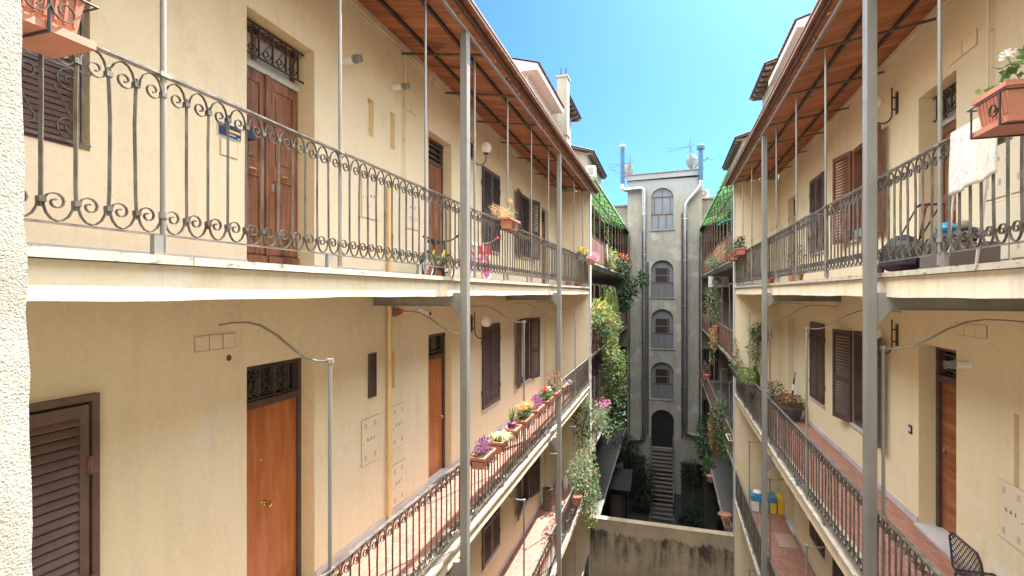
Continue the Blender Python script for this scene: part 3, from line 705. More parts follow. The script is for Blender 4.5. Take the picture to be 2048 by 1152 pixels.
# ------------------------------------------------------------------ railings
SP = 1.525 / 11
def baluster_mesh(bow=0.0, bx_=0.0):
    m = MB(); H = .97; zt = H - .012; zb = .117
    b = .0078
    m.tube([(bx_ * math.sin(math.pi * i / 6) , bow * math.sin(math.pi * i / 6) + .2 * bow * math.sin(i * 1.9), zb + .06 + (zt - zb - .12) * i / 6) for i in range(7)], b * 1.32, 4)
    m.box(-b - .006, b + .006, -b - .006, b + .006, zt - .105, zt - .08); m.box(-b - .006, b + .006, -b - .006, b + .006, zb + .08, zb + .105)
    s = SP; r = .048
    # top: from previous bar up to the rail, over, down to this bar, curl back
    def top_pts():
        p = [(-s + .012, zt - .092), (-s + .016, zt - .06), (-s + .032, zt - .028), (-s + .055, zt - .009), (-s * .46, zt - .003)]
        p += [(-s * .28, zt - .012), (-.02, zt - .036), (-.009, zt - .07), (-.011, zt - .095)]
        cy, cz = -.056, zt - .088
        for i in range(1, 15):
            t = i / 14; a = -R(8) - t * 2 * math.pi * 1.28; rr = .046 * (1 - .80 * t)
            p.append((cy + rr * math.cos(a), cz + rr * math.sin(a)))
        return p
    tp = top_pts()
    m.strip([(0, y, z) for y, z in tp], (.007, 0, 0), .0048)
    # bottom is the same turned by 180 degrees
    zm = (zt + zb) / 2
    m.strip([(0, -y, 2 * zm - z) for y, z in tp], (.0075, 0, 0), .0055)
    me = bpy.data.meshes.new('baluster'); me.from_pydata(m.v, [], m.f); me.materials.append(M['iron']); me.update()
    me.polygons.foreach_set('use_smooth', [True] * len(me.polygons)); me.set_sharp_from_angle(angle=R(40))
    return me, m
BALS = [baluster_mesh(a, c)[0] for a, c in ((0, 0), (.006, .003), (-.005, .002), (.003, -.004), (-.008, 0))]; BALMB = baluster_mesh()[1]
def railing(sd, k, y0, y1, label, rods, feet):
    F = FL[k]; X = rx(sd, 0)
    t = thing('balcony_railing', label, 'railing', (X, y0, F), 'wrought iron railings along the galleries')
    hr = MB(); n = 40
    pts = [(X, y0 + (y1 - y0) * i / n, F + .972 + .003 * math.sin(i * 1.7)) for i in range(n + 1)]
    hr.strip(pts, (.022, 0, 0), .011); hr.build('handrail', M['handrail'], t)
    MB().strip([(X, y0 + (y1 - y0) * i / n, F + .111) for i in range(n + 1)], (.016, 0, 0), .009).build('bottom_rail', M['handrail'], t)
    ks = []; y = rods[0] % SP
    y = rods[0] - SP * math.floor((rods[0] - y0 - .1) / SP)
    while y < y1 - .02: ks.append(y); y += SP
    st = MB()
    for i, y in enumerate(ks):
        if i < 100:
            o = bpy.data.objects.new('baluster', random.choice(BALS)); COL.objects.link(o); o.parent = t; o.location = (0, y - y0, 0)
            o.rotation_euler = (random.uniform(-.006, .006), random.uniform(-.006, .006), 0)
        else: st.add([(v[0] + X, v[1] + y, v[2] + F) for v in BALMB.v], BALMB.f)
    if st.v: st.build('far_balusters', M['iron'], t, kind='stuff')
    for y in rods:
        if k == 0:
            zt = 3.33 if sd == 1 else 3.36
            MB().tube([(X, y, F + .02), (X, y, F + .115)], .02, 8).tube([(X, y, F + .11), (X, y, F + 1.0), (X, y, zt)], .015, 10).tube([(X, y, F + .2), (X, y, F + .235)], .022, 10).box(X - .024, X + .024, y - .03, y + .03, F + .96, F + .985).build('upright', M['ironpost'], t, True)
        else:
            zt = F + 2.65
            p = MB().tube([(X, y, F + .02), (X, y, zt)], .016, 10).tube([(X, y, zt - .015), (X, y, zt + .02)], .03, 10).tube([(X, y, F + .2), (X, y, F + .235)], .022, 10)
            p.build('upright', M['ironpost'], t, True)
            prof = [(0, 0), (-.13, -.005), (-.25, .02), (-.38, .10), (-.52, .20), (-.68, .275), (-.82, .30), (-.98, .295), (-1.14 if sd == 1 else -1.24, .27)]
            MB().strip([(rx(sd, a), y + .01 * math.sin(i), zt + b) for i, (a, b) in enumerate(prof)], (0, .011, 0), .014).build('stay', M['ironpost'], t, True)
    for y in feet:
        MB().box(X - .016, X + .016, y - .03, y + .03, F - .002, F + .107).build('foot', M['ironpost'], t)
    return t
rodsU = {1: [2.03, 3.56, 5.1, 6.6, 8.12, 9.67, 11.18, 12.55, 14.4, 16.0], -1: [4.79, 6.3, 7.8, 9.43, 11.05, 12.55, 14.1, 15.7]}
rodsD = {1: [3.43, 6.28, 9.14, 12.0, 14.6], -1: [5.88, 8.78, 11.71, 14.5]}
fU = {1: [2.0, 3.42, 4.95, 6.4, 7.95, 9.4, 11, 12.6, 14.2, 15.8], -1: [3.2, 4.72, 6.2, 7.75, 9.3, 10.9, 12.5, 14.1, 15.6, 16.6]}
fD = [1.9, 3.4, 4.9, 6.4, 7.9, 9.4, 10.9, 12.4, 13.9, 15.4, 16.8]
railing(1, 0, .5, YE - .01, 'top floor wrought iron railing on the left, scrolled balusters with tall thin uprights', rodsU[1], fU[1])
railing(-1, 0, 1.2, YE - .01, 'top floor wrought iron railing on the right with a white cloth hung over it', rodsU[-1], fU[-1])
railing(1, 1, .7, YE - .01, 'middle floor wrought iron railing on the left, holding a row of terracotta planters', rodsD[1], fD)
railing(-1, 1, 1.6, YE - .01, 'middle floor wrought iron railing on the right with bent stays to the wall', rodsD[-1], fD)
railing(1, 2, 6.5, YE - .01, 'lower floor wrought iron railing on the left above red tiles, near flowering bush', [9.14, 12.0, 14.6], fD[4:])
railing(-1, 2, 6.5, YE - .01, 'lower floor wrought iron railing on the right beside the doormat and toys', [8.78, 11.71, 14.5], fD[4:])
railing(1, 3, 13.0, YE - .01, 'lowest wrought iron railing on the left beside the stained yard wall', [14.6], fD[9:])
railing(-1, 3, 13.0, YE - .01, 'lowest wrought iron railing on the right beside the stained yard wall', [14.5], fD[9:])

# ------------------------------------------------------------------ steel columns
def column(sd, y, label):
    xa, xb = sorted(SIDE[sd]['col'])
    t = thing('steel_column', label, 'column', ((xa + xb) / 2, y + .055, -13), 'steel columns carrying galleries and canopies')
    m = MB(); b = .006; ya, yb = y, y + .11
    m.prism([(xa + b, ya), (xb - b, ya), (xb, ya + b), (xb, yb - b), (xb - b, yb), (xa + b, yb), (xa, yb - b), (xa, ya + b)], 'Z', -13, 3.27)
    m.build('shaft', M['ironpost'], t)
    sm = MB()
    for z in (-1.62, -4.9, 1.9): sm.box(xa - .002, xb + .002, ya - .002, yb + .002, z, z + .003)
    sm.build('weld_seam', M['handrail'], t)
    xin = SIDE[sd]['col'][0] - sd * .0
    for F in FL[:3]:
        z1 = F - .245
        g = MB().prism([(xin - sd * .002, z1 + .05), (xin - sd * .13, z1 + .05), (xin - sd * .13, z1 - .11), (xin - sd * .002, z1 - .27)] if True else [], 'Y', ya + .012, yb - .012)
        g.box(xin - sd * .131, wx(sd, .006), ya + .02, yb - .02, z1 - .115, z1 - .002)
        g.box(xin - sd * .131, wx(sd, .006), ya - .01, yb + .01, z1 - .123, z1 - .116)
        g.build('bracket', M['ironpost'], t)
column(1, 5.83, 'near grey steel column on the left with a sunlit edge, beside the pink bicycle')
column(1, 11.57, 'far grey steel column on the left, behind the row of terracotta planters')
column(-1, 5.78, 'near grey steel column on the right, beside the black shopping trolley')
column(-1, 11.5, 'far grey steel column on the right, beside the climbing plant')

# ------------------------------------------------------------------ timber canopies
def canopy(sd, label):
    xo = rx(sd, .36 if sd == 1 else .33)
    W0 = SIDE[sd]['wall']; span = abs(xo - W0)
    def zd(o): return 3.70 - .178 * o     # deck underside at o metres from wall
    t = thing('roof_canopy', label, 'canopy', (W0, .4, 3.4), 'timber canopies over the top galleries')
    y0, y1 = .36, YE + .12
    so = span
    def slabm(a, b, lo, hi):
        return MB().add([(wx(sd, o), y, zd(o) + h) for y in (y0, y1) for (o, h) in ((a, lo), (b, lo), (b, hi), (a, hi))],
                        [(0, 1, 2, 3), (7, 6, 5, 4), (0, 4, 5, 1), (1, 5, 6, 2), (2, 6, 7, 3), (3, 7, 4, 0)])
    slabm(.006, so, 0, .022).build('boards', M['deckL'], t)
    slabm(.006, so + .03, .024, .05).build('tile_covering', M['rooftile'], t)
    MB().add([(wx(sd, so + .002 + a), y, zd(so) + h) for y in (y0, y1) for (a, h) in ((0, -.01), (.01, -.01), (.01, .022), (0, .022))],
             [(0, 1, 2, 3), (7, 6, 5, 4), (0, 4, 5, 1), (1, 5, 6, 2), (2, 6, 7, 3), (3, 7, 4, 0)]).build('drip_edge', M['white'], t)
    for o, nm in ((.36, 0), (.93, 0)):
        MB().box(wx(sd, o - .02), wx(sd, o + .02), y0 + .05, y1 - .15, zd(o) - .045, zd(o) - .006).build('purlin', M['darkiron'], t)
    ob = abs(rx(sd, .18) - W0)
    MB().box(wx(sd, ob - .015), wx(sd, ob + .018), y0, y1 - .1, 3.27, 3.305).build('front_beam', M['ironpost'], t)
    og = ob + .075
    gm = MB().box(wx(sd, og - .02), wx(sd, og + .02), y0, y1 - .1, zd(og) - .075, zd(og) - .003)
    gm.build('gutter_board', M['brown'], t)
    pg = MB(); y = .6
    while y < y1 - .3:
        MB().box(wx(sd, ob - .02), wx(sd, og - .021), y, y + .03, 3.306, 3.33).build('peg', M['deckL'], t)
        y += .62
    for y in rodsU[sd] + ([.8] if sd == 1 else [1.7, 3.2]):
        a = (wx(sd, -.02), y, 3.535); b_ = (wx(sd, ob + .02), y, 3.315)
        MB().strip([a, b_], (0, .02, 0), .026).build('crossbar', M['iron'], t)
canopy(1, 'sloping orange timber canopy over the left top gallery, seen from beneath')
canopy(-1, 'sloping dark red timber canopy over the right top gallery, seen from beneath')

# ------------------------------------------------------------------ far old galleries
FF = [1.12, -2.2, -5.6, -8.75]
YF = 33.6
def far_wing(sd, label):
    W0 = -3.95 if sd == 1 else 3.55
    E = -2.6 if sd == 1 else 2.05
    t = thing('old_apartment_wing', label, 'building', (W0, 25, -13))
    X = lambda o: W0 + sd * o
    ops = []
    for F in FF:
        for y in (18.6, 21.2, 23.6, 26.3, 29.0, 31.4):
            if random.random() < .8: ops.append((y, y + (.95 if random.random() < .6 else .8), F + (0 if random.random() < .6 else .8), F + 2.35))
    ys = sorted(set([YE + .25, YF] + [v for o in ops for v in o[:2]])); zs = sorted(set([-13, 5.3] + [v for o in ops for v in o[2:]]))
    m = MB(); rc = MB()
    for a, b in zip(ys, ys[1:]):
        for c, d in zip(zs, zs[1:]):
            if any(o[0] < (a + b) / 2 < o[1] and o[2] < (c + d) / 2 < o[3] for o in ops): continue
            m.quad((W0, a, c), (W0, b, c), (W0, b, d), (W0, a, d))
    m.build('wall', M['oldwall'], t)
    for o in ops:
        y0, y1, z0, z1 = o
        p = MB(); x1 = X(-.15)
        p.quad((W0, y0, z0), (x1, y0, z0), (x1, y0, z1), (W0, y0, z1)); p.quad((W0, y1, z0), (W0, y1, z1), (x1, y1, z1), (x1, y1, z0)); p.quad((W0, y0, z1), (x1, y0, z1), (x1, y1, z1), (W0, y1, z1))
        o_ = p.build('window' if z0 - int(z0) else 'doorway', M['oldwall'], t)
        MB().box(X(-.16), X(-.15), y0, y1, z0, z1).build('door_leaf', random.choice([M['void'], M['void'], M['greypanel'], M['curtain'], M['brown']]), o_)
    MB().box(X(-.3), X(-6), YE + .26, YF + 4, -13, 5.2).build('rear_wall', M['oldwall'], t)
    MB().prism([(X(.1), 5.32), (X(-6.2), 5.32), (X(-3), 5.7)], 'Y', YE + .26, YF + 4).build('roof', M['rooftile'], t)
    for i, F in enumerate(FF):
        s = MB(); n = 24; vs = []
        for j in range(n + 1):
            y = YE + .27 + (YF - YE - .3) * j / n; dz = random.uniform(-.012, .012); dx = random.uniform(-.01, .01)
            vs += [(X(.01), y, F), (E + sd * (.03 + dx), y, F), (E + sd * (.035 + dx), y, F - .07 + dz * .5), (E + sd * (-.06 + dx), y, F - .24 + dz), (X(.01), y, F - .3)]
        fs = [(0, 1, 2, 3, 4), tuple(5 * n + q for q in (4, 3, 2, 1, 0))]
        for j in range(n):
            for q in range(4): fs.append((5 * j + q, 5 * j + 5 + q, 5 * j + 6 + q, 5 * j + 1 + q))
        s.add(vs, fs).build('gallery_slab', M['concrete'], t)
        MB().box(X(.02), E - sd * .03, YE + .3, YF - .05, F + .002, F + .008).build('floor_tiles', M['tiledull'], t)
    # end wall with dark barred windows towards the camera
    xa, xb = X(.01), E + sd * .25
    zz = [-13]
    ew = MB(); wop = []
    for F in FF: wop.append((F + .15 if F > -8 else F, F + 2.1))
    cx0, cx1 = (E - sd * .95, E + sd * .02)
    zc = sorted(set([-13, 5.0] + [v for w_ in wop for v in w_]))
    for a, b in zip(zc, zc[1:]):
        hole = any(w_[0] < (a + b) / 2 < w_[1] for w_ in wop)
        if not hole: ew.quad((xa, YF, a), (xb, YF, a), (xb, YF, b), (xa, YF, b))
        else:
            ew.quad((xa, YF, a), (cx0, YF, a), (cx0, YF, b), (xa, YF, b)); ew.quad((cx1, YF, a), (xb, YF, a), (xb, YF, b), (cx1, YF, b))
    ew.build('end_wall', M['oldwall'], t)
    for a, b in wop:
        o_ = MB().box(cx0, cx1, YF + .2, YF + .22, a, b).build('window', M['void'], t)
        br = MB()
        for j in range(5): x = cx0 + (cx1 - cx0) * (j + .5) / 5; br.box(x - .012, x + .012, YF + .04, YF + .06, a, b)
        br.build('window_bars', M['rustrod'], o_)
    return t
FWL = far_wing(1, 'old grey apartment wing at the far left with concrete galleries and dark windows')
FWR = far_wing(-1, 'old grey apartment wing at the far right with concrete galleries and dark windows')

def far_rail(sd, k, label, solid=True, rodtop=None, y0=YE + .3, y1=YF - .1, rods=()):
    F = FF[k]; E = (-2.6 if sd == 1 else 2.05)
    t = thing('panel_railing', label, 'railing', (E, y0, F), 'rusty panel railings on the old galleries')
    MB().strip([(E, y0, F + .93), (E, y1, F + .93)], (.02, 0, 0), .02).build('handrail', M['rustrod'], t)
    if solid:
        m = MB(); n = 30; vs = []
        for i in range(n + 1):
            y = y0 + (y1 - y0) * i / n; dx = .006 * math.sin(i * 2.1) + random.uniform(-.003, .003)
            vs += [(E + dx - .004, y, F + .06), (E + dx + .004, y, F + .06), (E + dx + .004, y, F + .88), (E + dx - .004, y, F + .88)]
        fs = [(0, 1, 2, 3), tuple(4 * n + q for q in (3, 2, 1, 0))]
        for i in range(n):
            for q in range(4): fs.append((4 * i + q, 4 * i + 4 + q, 4 * i + 4 + (q + 1) % 4, 4 * i + (q + 1) % 4))
        m.add(vs, fs).build('panel', M['rust'], t)
    else:
        y = y0
        while y < y1:
            MB().box(E - .008, E + .008, y - .008, y + .008, F + .02, F + .92).build('bar', M['rustrod'], t); y += .35
    y = y0
    while y < y1: MB().box(E - .016, E + .016, y - .016, y + .016, F + .01, F + .92).build('post', M['rustrod'], t); y += 1.55
    for y in rods:
        zt = rodtop if rodtop else F + 2.5
        MB().tube([(E, y, F + .9), (E, y, zt)], .02, 6).build('upright', M['rustrod'], t, True)
        if not rodtop:
            MB().tube([(E, y, zt), (E - sd * .2, y, zt + .02), (E - sd * .5, y, zt + .15), (E - sd * 1.3, y, zt + .2)], .012, 6).build('stay', M['rustrod'], t, True)
    return t
fr8 = [18.6 + 1.55 * i for i in range(10)]
far_rail(1, 0, 'rusty brown panel railing under the left green awning', True, 3.95, rods=fr8)
far_rail(-1, 0, 'rusty brown panel railing under the right green awning, hung with plants', True, 3.95, rods=[18.4 + 1.3 * i for i in range(12)])
far_rail(1, 1, 'rusty panel railing at the far left buried under leafy bushes', True, rods=fr8[:6])
far_rail(-1, 1, 'rusty brown panel railing at the far right, one floor below the air conditioner', True, rods=[19, 21.5, 24, 26.5, 29])
far_rail(1, 2, 'thin barred railing of the far left second lowest gallery behind potted flowers', False, rods=fr8[:4])
far_rail(-1, 2, 'thin barred railing of the far right gallery with the drying rack', False, rods=[19, 22, 25, 28])

def awning(sd, label):
    E = (-2.6 if sd == 1 else 2.05); W0 = -3.95 if sd == 1 else 3.55
    t = thing('green_awning', label, 'awning', (E, 18, 4), 'green corrugated awnings over the old top galleries')
    xe = E + sd * .2; n = 150; y0, y1 = YE + .35, YF + .05
    ze, zw = 3.98, 4.62
    m = MB(); vs = []
    for i in range(n + 1):
        y = y0 + (y1 - y0) * i / n; h = .018 * math.cos(math.pi * i) + random.uniform(-.003, .003); r = random.uniform(-.03, .03) if sd == -1 else random.uniform(-.01, .01)
        vs += [(xe + sd * r, y, ze + h), (W0 + sd * .02, y, zw + h)]
    m.add(vs, [(2 * i, 2 * i + 1, 2 * i + 3, 2 * i + 2) for i in range(n)]).build('corrugated_sheet', M['greenawn'], t)
    # brushed frame below
    for f in (.04, .45, .9):
        x = xe + (W0 - xe) * f; z = ze + (zw - ze) * f - .05
        MB().box(x - .02, x + .02, y0, y1, z - .02, z + .015).build('purlin', M['rustrod'], t)
    y = y0 + .25
    while y < y1:
        MB().strip([(xe, y, ze - .075), (W0 + sd * .02, y, zw - .075)], (0, .015, 0), .02).build('crossbar', M['rustrod'], t); y += 1.5
    MB().box(xe, W0 + sd * .02, YF - 2.6, YF - .1, 3.86, 3.88).build('shade_cloth', M['darkcloth'], t)
awning(1, 'bright green corrugated awning at the far left above the rusty railing')
awning(-1, 'mossy green corrugated awning at the far right with ragged edge')
tq = MB().add([(2.2, 22.8, 3.05), (3.5, 22.0, 3.25), (3.5, 24.2, 3.45), (2.2, 25.5, 3.2), (2.2, 22.8, 3.0), (3.5, 22.0, 3.2), (3.5, 24.2, 3.4), (2.2, 25.5, 3.15)], [(0, 1, 2, 3), (7, 6, 5, 4), (0, 4, 5, 1), (1, 5, 6, 2), (2, 6, 7, 3), (3, 7, 4, 0)])
o = tq.build('sun_cloth', M['aqua']); o['label'] = 'turquoise cloth stretched under the right green awning'; o['category'] = 'cloth'

# ------------------------------------------------------------------ stair tower
def tower():
    t = thing('stair_tower', 'tall grey plastered stair tower with arched windows closing the courtyard', 'tower', (-.25, 33.2, -12.7))
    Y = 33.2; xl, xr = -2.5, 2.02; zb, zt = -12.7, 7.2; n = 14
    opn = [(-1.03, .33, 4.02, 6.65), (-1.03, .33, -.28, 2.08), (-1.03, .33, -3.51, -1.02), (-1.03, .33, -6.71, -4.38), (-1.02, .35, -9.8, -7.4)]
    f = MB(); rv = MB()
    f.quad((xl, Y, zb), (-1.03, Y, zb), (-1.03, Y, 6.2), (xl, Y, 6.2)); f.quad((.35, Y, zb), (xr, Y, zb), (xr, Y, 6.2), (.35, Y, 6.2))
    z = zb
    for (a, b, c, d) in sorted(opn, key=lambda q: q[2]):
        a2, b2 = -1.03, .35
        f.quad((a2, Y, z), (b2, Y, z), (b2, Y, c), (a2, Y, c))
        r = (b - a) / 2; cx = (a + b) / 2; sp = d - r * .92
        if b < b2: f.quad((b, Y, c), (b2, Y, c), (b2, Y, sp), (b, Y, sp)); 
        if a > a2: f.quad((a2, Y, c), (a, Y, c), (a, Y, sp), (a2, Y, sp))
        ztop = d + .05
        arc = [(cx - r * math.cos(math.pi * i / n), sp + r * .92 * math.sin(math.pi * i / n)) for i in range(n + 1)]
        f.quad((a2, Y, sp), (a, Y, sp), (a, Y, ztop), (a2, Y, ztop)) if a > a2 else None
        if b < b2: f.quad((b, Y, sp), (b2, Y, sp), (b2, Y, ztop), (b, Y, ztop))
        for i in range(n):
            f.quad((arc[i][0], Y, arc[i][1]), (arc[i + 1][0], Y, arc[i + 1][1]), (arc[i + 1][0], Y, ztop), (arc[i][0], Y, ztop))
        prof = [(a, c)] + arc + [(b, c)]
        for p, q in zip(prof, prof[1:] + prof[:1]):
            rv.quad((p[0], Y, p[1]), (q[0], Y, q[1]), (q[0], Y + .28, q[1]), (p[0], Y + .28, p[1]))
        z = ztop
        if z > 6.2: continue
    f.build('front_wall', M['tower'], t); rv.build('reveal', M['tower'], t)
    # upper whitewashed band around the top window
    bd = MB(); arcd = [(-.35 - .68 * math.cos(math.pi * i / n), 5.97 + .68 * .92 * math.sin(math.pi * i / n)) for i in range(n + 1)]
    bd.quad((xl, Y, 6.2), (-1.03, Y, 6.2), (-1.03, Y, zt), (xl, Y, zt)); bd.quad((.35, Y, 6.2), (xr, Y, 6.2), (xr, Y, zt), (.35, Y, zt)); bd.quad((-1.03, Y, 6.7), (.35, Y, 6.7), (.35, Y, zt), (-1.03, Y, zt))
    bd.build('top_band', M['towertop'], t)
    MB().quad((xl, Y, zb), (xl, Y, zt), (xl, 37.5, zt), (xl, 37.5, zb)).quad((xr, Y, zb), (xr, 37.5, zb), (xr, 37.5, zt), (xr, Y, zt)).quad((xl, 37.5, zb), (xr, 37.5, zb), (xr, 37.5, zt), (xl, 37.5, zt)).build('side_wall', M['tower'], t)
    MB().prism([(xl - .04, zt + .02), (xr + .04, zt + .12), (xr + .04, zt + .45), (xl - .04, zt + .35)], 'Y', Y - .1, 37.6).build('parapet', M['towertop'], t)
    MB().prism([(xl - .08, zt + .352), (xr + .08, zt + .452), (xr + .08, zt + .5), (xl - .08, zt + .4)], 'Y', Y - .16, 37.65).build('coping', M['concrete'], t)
    def arch_panel(a, b, c, d, y, th, mat, name, par):
        r = (b - a) / 2; cx = (a + b) / 2; sp = d - r * .92
        pts = [(a, c), (b, c)] + [(cx + r * math.cos(math.pi * i / n), sp + r * .92 * math.sin(math.pi * i / n)) for i in range(n + 1)]
        return MB().prism(pts, 'Y', y, y + th).build(name, mat, par)
    for i, (a, b, c, d) in enumerate(opn):
        cx = (a + b) / 2
        if i == 0:
            o = arch_panel(a + .01, b - .01, c + .01, d - .01, Y + .15, .02, M['glassgrey'], 'arched_window', t)
            g = MB(); y0, y1 = Y + .11, Y + .148
            for x in (cx,): g.box(x - .02, x + .02, y0, y1, c + 1.0, d - .03)
            for x in (a + .2, b - .2): g.box(x - .02, x + .02, y0, y1, c + 1.0, 6.08)
            for x in (a + .45, b - .45): g.box(x - .02, x + .02, y0, y1, c + .02, c + .96)
            for z in (c + .98, c + 2.08): g.box(a + .02, b - .02, y0 - .002, y1 - .002, z - .025, z + .025)
            g.build('glazing_bars', M['rust'], o)
        elif i < 4:
            o = arch_panel(a + .01, b - .01, c + .01, d - .01, Y + .2, .02, M['greypanel'], 'arched_window', t)
            lw = MB()
            for j in range(22): x = a + .03 + j * (b - a - .06) / 22; lw.box(x, x + .035, Y + .165, Y + .198, c + .02, c + .92)
            lw.build('corrugated_parapet', M['greypanel'], o)
            tr = MB().box(a + .02, b - .02, Y + .14, Y + .17, c + .92, c + .96)
            for x in (a + .45, b - .45): tr.box(x - .012, x + .012, Y + .14, Y + .164, c + .02, c + .92)
            tr.build('frame', M['rust'], o)
            x0, x1, z0, z1 = a + .28, b - .28, c + .97, c + 1.85
            MB().box(x0, x1, Y + .188, Y + .199, z0, z1).build('dark_opening', M['void'], o)  # flat near-black sheet, its colour stands for the unlit opening
            sf = MB().box(x0 - .05, x0, Y + .15, Y + .187, z0, z1 + .05).box(x1, x1 + .05, Y + .15, Y + .187, z0, z1 + .05).box(x0, x1, Y + .15, Y + .187, z1, z1 + .05).box(x0, x1, Y + .155, Y + .187, z0 + .4, z0 + .46).box(x1 - .1, x1 - .06, Y + .157, Y + .187, z0, z1)
            sf.build('sash', M['shutL'], o)
        else:
            o = arch_panel(a + .01, b - .01, c + .01, d - .01, Y + .2, .03, M['void'], 'arched_door', t)  # yard shade put into the door's near-black colour
            dm = MB()
            for x0, x1 in ((a + .14, cx - .02), (cx + .02, b - .14)):
                dm.box(x0, x1, Y + .17, Y + .198, c + .1, c + .8); dm.box(x0, x1, Y + .17, Y + .198, c + .9, c + 1.7)
            dm.build('door_panels', M['void'], o)
            MB().sphere((cx + .05, Y + .16, c + .95), .03, 8, 6).build('door_knob', M['brass'], o)
        MB().box(a - .08, b + .08, Y - .06, Y + .1, c - .07, c).build('sill', M['concrete'], t)
tower()
# rear block behind the tower
t = thing('rear_building', 'grey rear building with flat roofline just visible beside the tower', 'building', (0, 40, -12.7))
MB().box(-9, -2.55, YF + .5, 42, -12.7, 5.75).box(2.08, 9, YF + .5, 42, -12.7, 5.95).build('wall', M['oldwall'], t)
MB().box(-9.1, -2.56, YF + .4, 42.1, 5.75, 5.85).build('roof_slab', M['concrete'], t)
MB().box(2.09, 9.1, YF + .4, 42.1, 5.95, 6.05).build('roof_slab', M['concrete'], t)

# flue pipes on the tower
def pipe(name, label, cat, pts, r, mat, cap=None, group=None, n=10, collars=()):
    t = thing(name, label, cat, pts[-1], group)
    MB().tube(pts, r, n).build('pipe', mat, t, True)
    if collars:
        m = MB()
        for p in collars: m.lathe([(r * 1.15, -.03), (r * 1.2, 0), (r * 1.15, .03)], p, 'Z', n)
        m.build('pipe_clamp', M['steel'], t)
    if cap: cap(t)
    return t
def bend(pts, rad, k=4):
    out = [Vector(pts[0])]
    for a, b, c in zip(pts, pts[1:], pts[2:]):
        a, b, c = Vector(a), Vector(b), Vector(c); u = (a - b).normalized(); v = (c - b).normalized()
        p, q = b + u * rad, b + v * rad
        for i in range(k + 1):
            s = i / k; out.append((1 - s) ** 2 * p + 2 * s * (1 - s) * b + s * s * q)
    out.append(Vector(pts[-1])); return out
yp = 33.0
def capL(t):
    MB().tube([(-2.8, yp, 7.0), (-2.8, yp, 9.35)], .138, 12).build('sky_tinted_section', M['skypipe'], t, True)
    MB().lathe([(.02, .16), (.24, .03), (.24, 0), (.15, 0)], (-2.8, yp, 9.42), 'Z', 16).build('cowl', M['steel'], t, True)
def capR(t):
    MB().tube([(1.93, yp, 6.95), (1.93, yp, 8.9)], .14, 12).build('sky_tinted_section', M['skypipe'], t, True)
    MB().lathe([(.24, 0), (.24, .22), (.2, .26), (.05, .27)], (1.93, yp, 8.85), 'Z', 16).build('cowl', M['skypipe'], t, True)
GF = 'steel flues running down the stair tower'
pipe('flue_pipe', 'silver flue on the left of the tower, horizontal elbow under the parapet', 'flue', bend([(-2.8, yp, 9.4), (-2.8, yp, 6.6), (-1.45, yp, 6.68), (-1.45, yp, -9.3), (-2.4, yp, -9.45)], .3), .135, M['galv'], capL, GF, 12, [(-1.45, yp, z) for z in (5, 2.4, -.5, -3, -5.5, -8)])
pipe('flue_pipe', 'silver flue on the right of the tower with slanting upper run', 'flue', bend([(1.93, yp, 8.9), (1.93, yp, 6.6), (1.02, yp, 5.5), (1.02, yp, -8.7), (1.95, yp, -8.85)], .25), .13, M['galv'], capR, GF, 12, [(1.02, yp, z) for z in (4.6, 2, -.8, -3.3, -5.8)])
for xx, lb in ((-1.22, 'thin dark drainpipe beside the left flue of the tower'), (.84, 'thin dark drainpipe beside the right flue of the tower')):
    o = MB().tube([(xx, 33.08, 5.0 if xx > 0 else 2), (xx, 33.08, -9)], .05, 8).build('drainpipe', M['brown'], None, True); o['label'] = lb; o['category'] = 'drainpipe'; o['group'] = 'dark drainpipes on the tower'
for xx, lb in ((-2.36, 'pale drainpipe down the far left edge of the tower'), (1.85, 'pale drainpipe down the far right edge of the tower')):
    o = MB().tube([(xx, 33.05, 3.6), (xx, 33.05, -9)], .045, 8).build('drainpipe', M['galv'], None, True); o['label'] = lb; o['category'] = 'drainpipe'
def dish(x, z, rot, label):
    t = thing('satellite_dish', label, 'satellite dish', (x, 33.6, z - .5), 'satellite dishes on the tower')
    prof = [(.02, .0), (.2, .02), (.38, .07), (.5, .13), (.5, .145), (.38, .085), (.02, .015)]
    m = MB().lathe(prof, (0, 0, 0), 'Y', 20); c, s = math.cos(rot), math.sin(rot)
    m.v = [(x + a * c - b * s, 33.6 + a * s + b * c, z + d) for a, b, d in m.v]
    m.build('reflector', M['dish'], t, True)
    MB().tube([(x, 33.7, z - .6), (x, 33.65, z + .1)], .03, 8).build('mast', M['steel'], t, True)
    MB().tube([(x, 33.6, z - .4), (x - .75 * (1 if x < 0 else -1) * 1, 33.0, z - .05)], .02, 6).sphere((x - .78 * (1 if x < 0 else -1), 32.98, z), .06, 8, 6).build('feed_arm', M['aerial'], t, True)
dish(-2.62, 8.0, R(-35), 'round satellite dish behind the left sky-tinted flue on the tower')
dish(1.55, 8.3, R(40), 'round satellite dish behind the right sky-tinted flue on the tower')
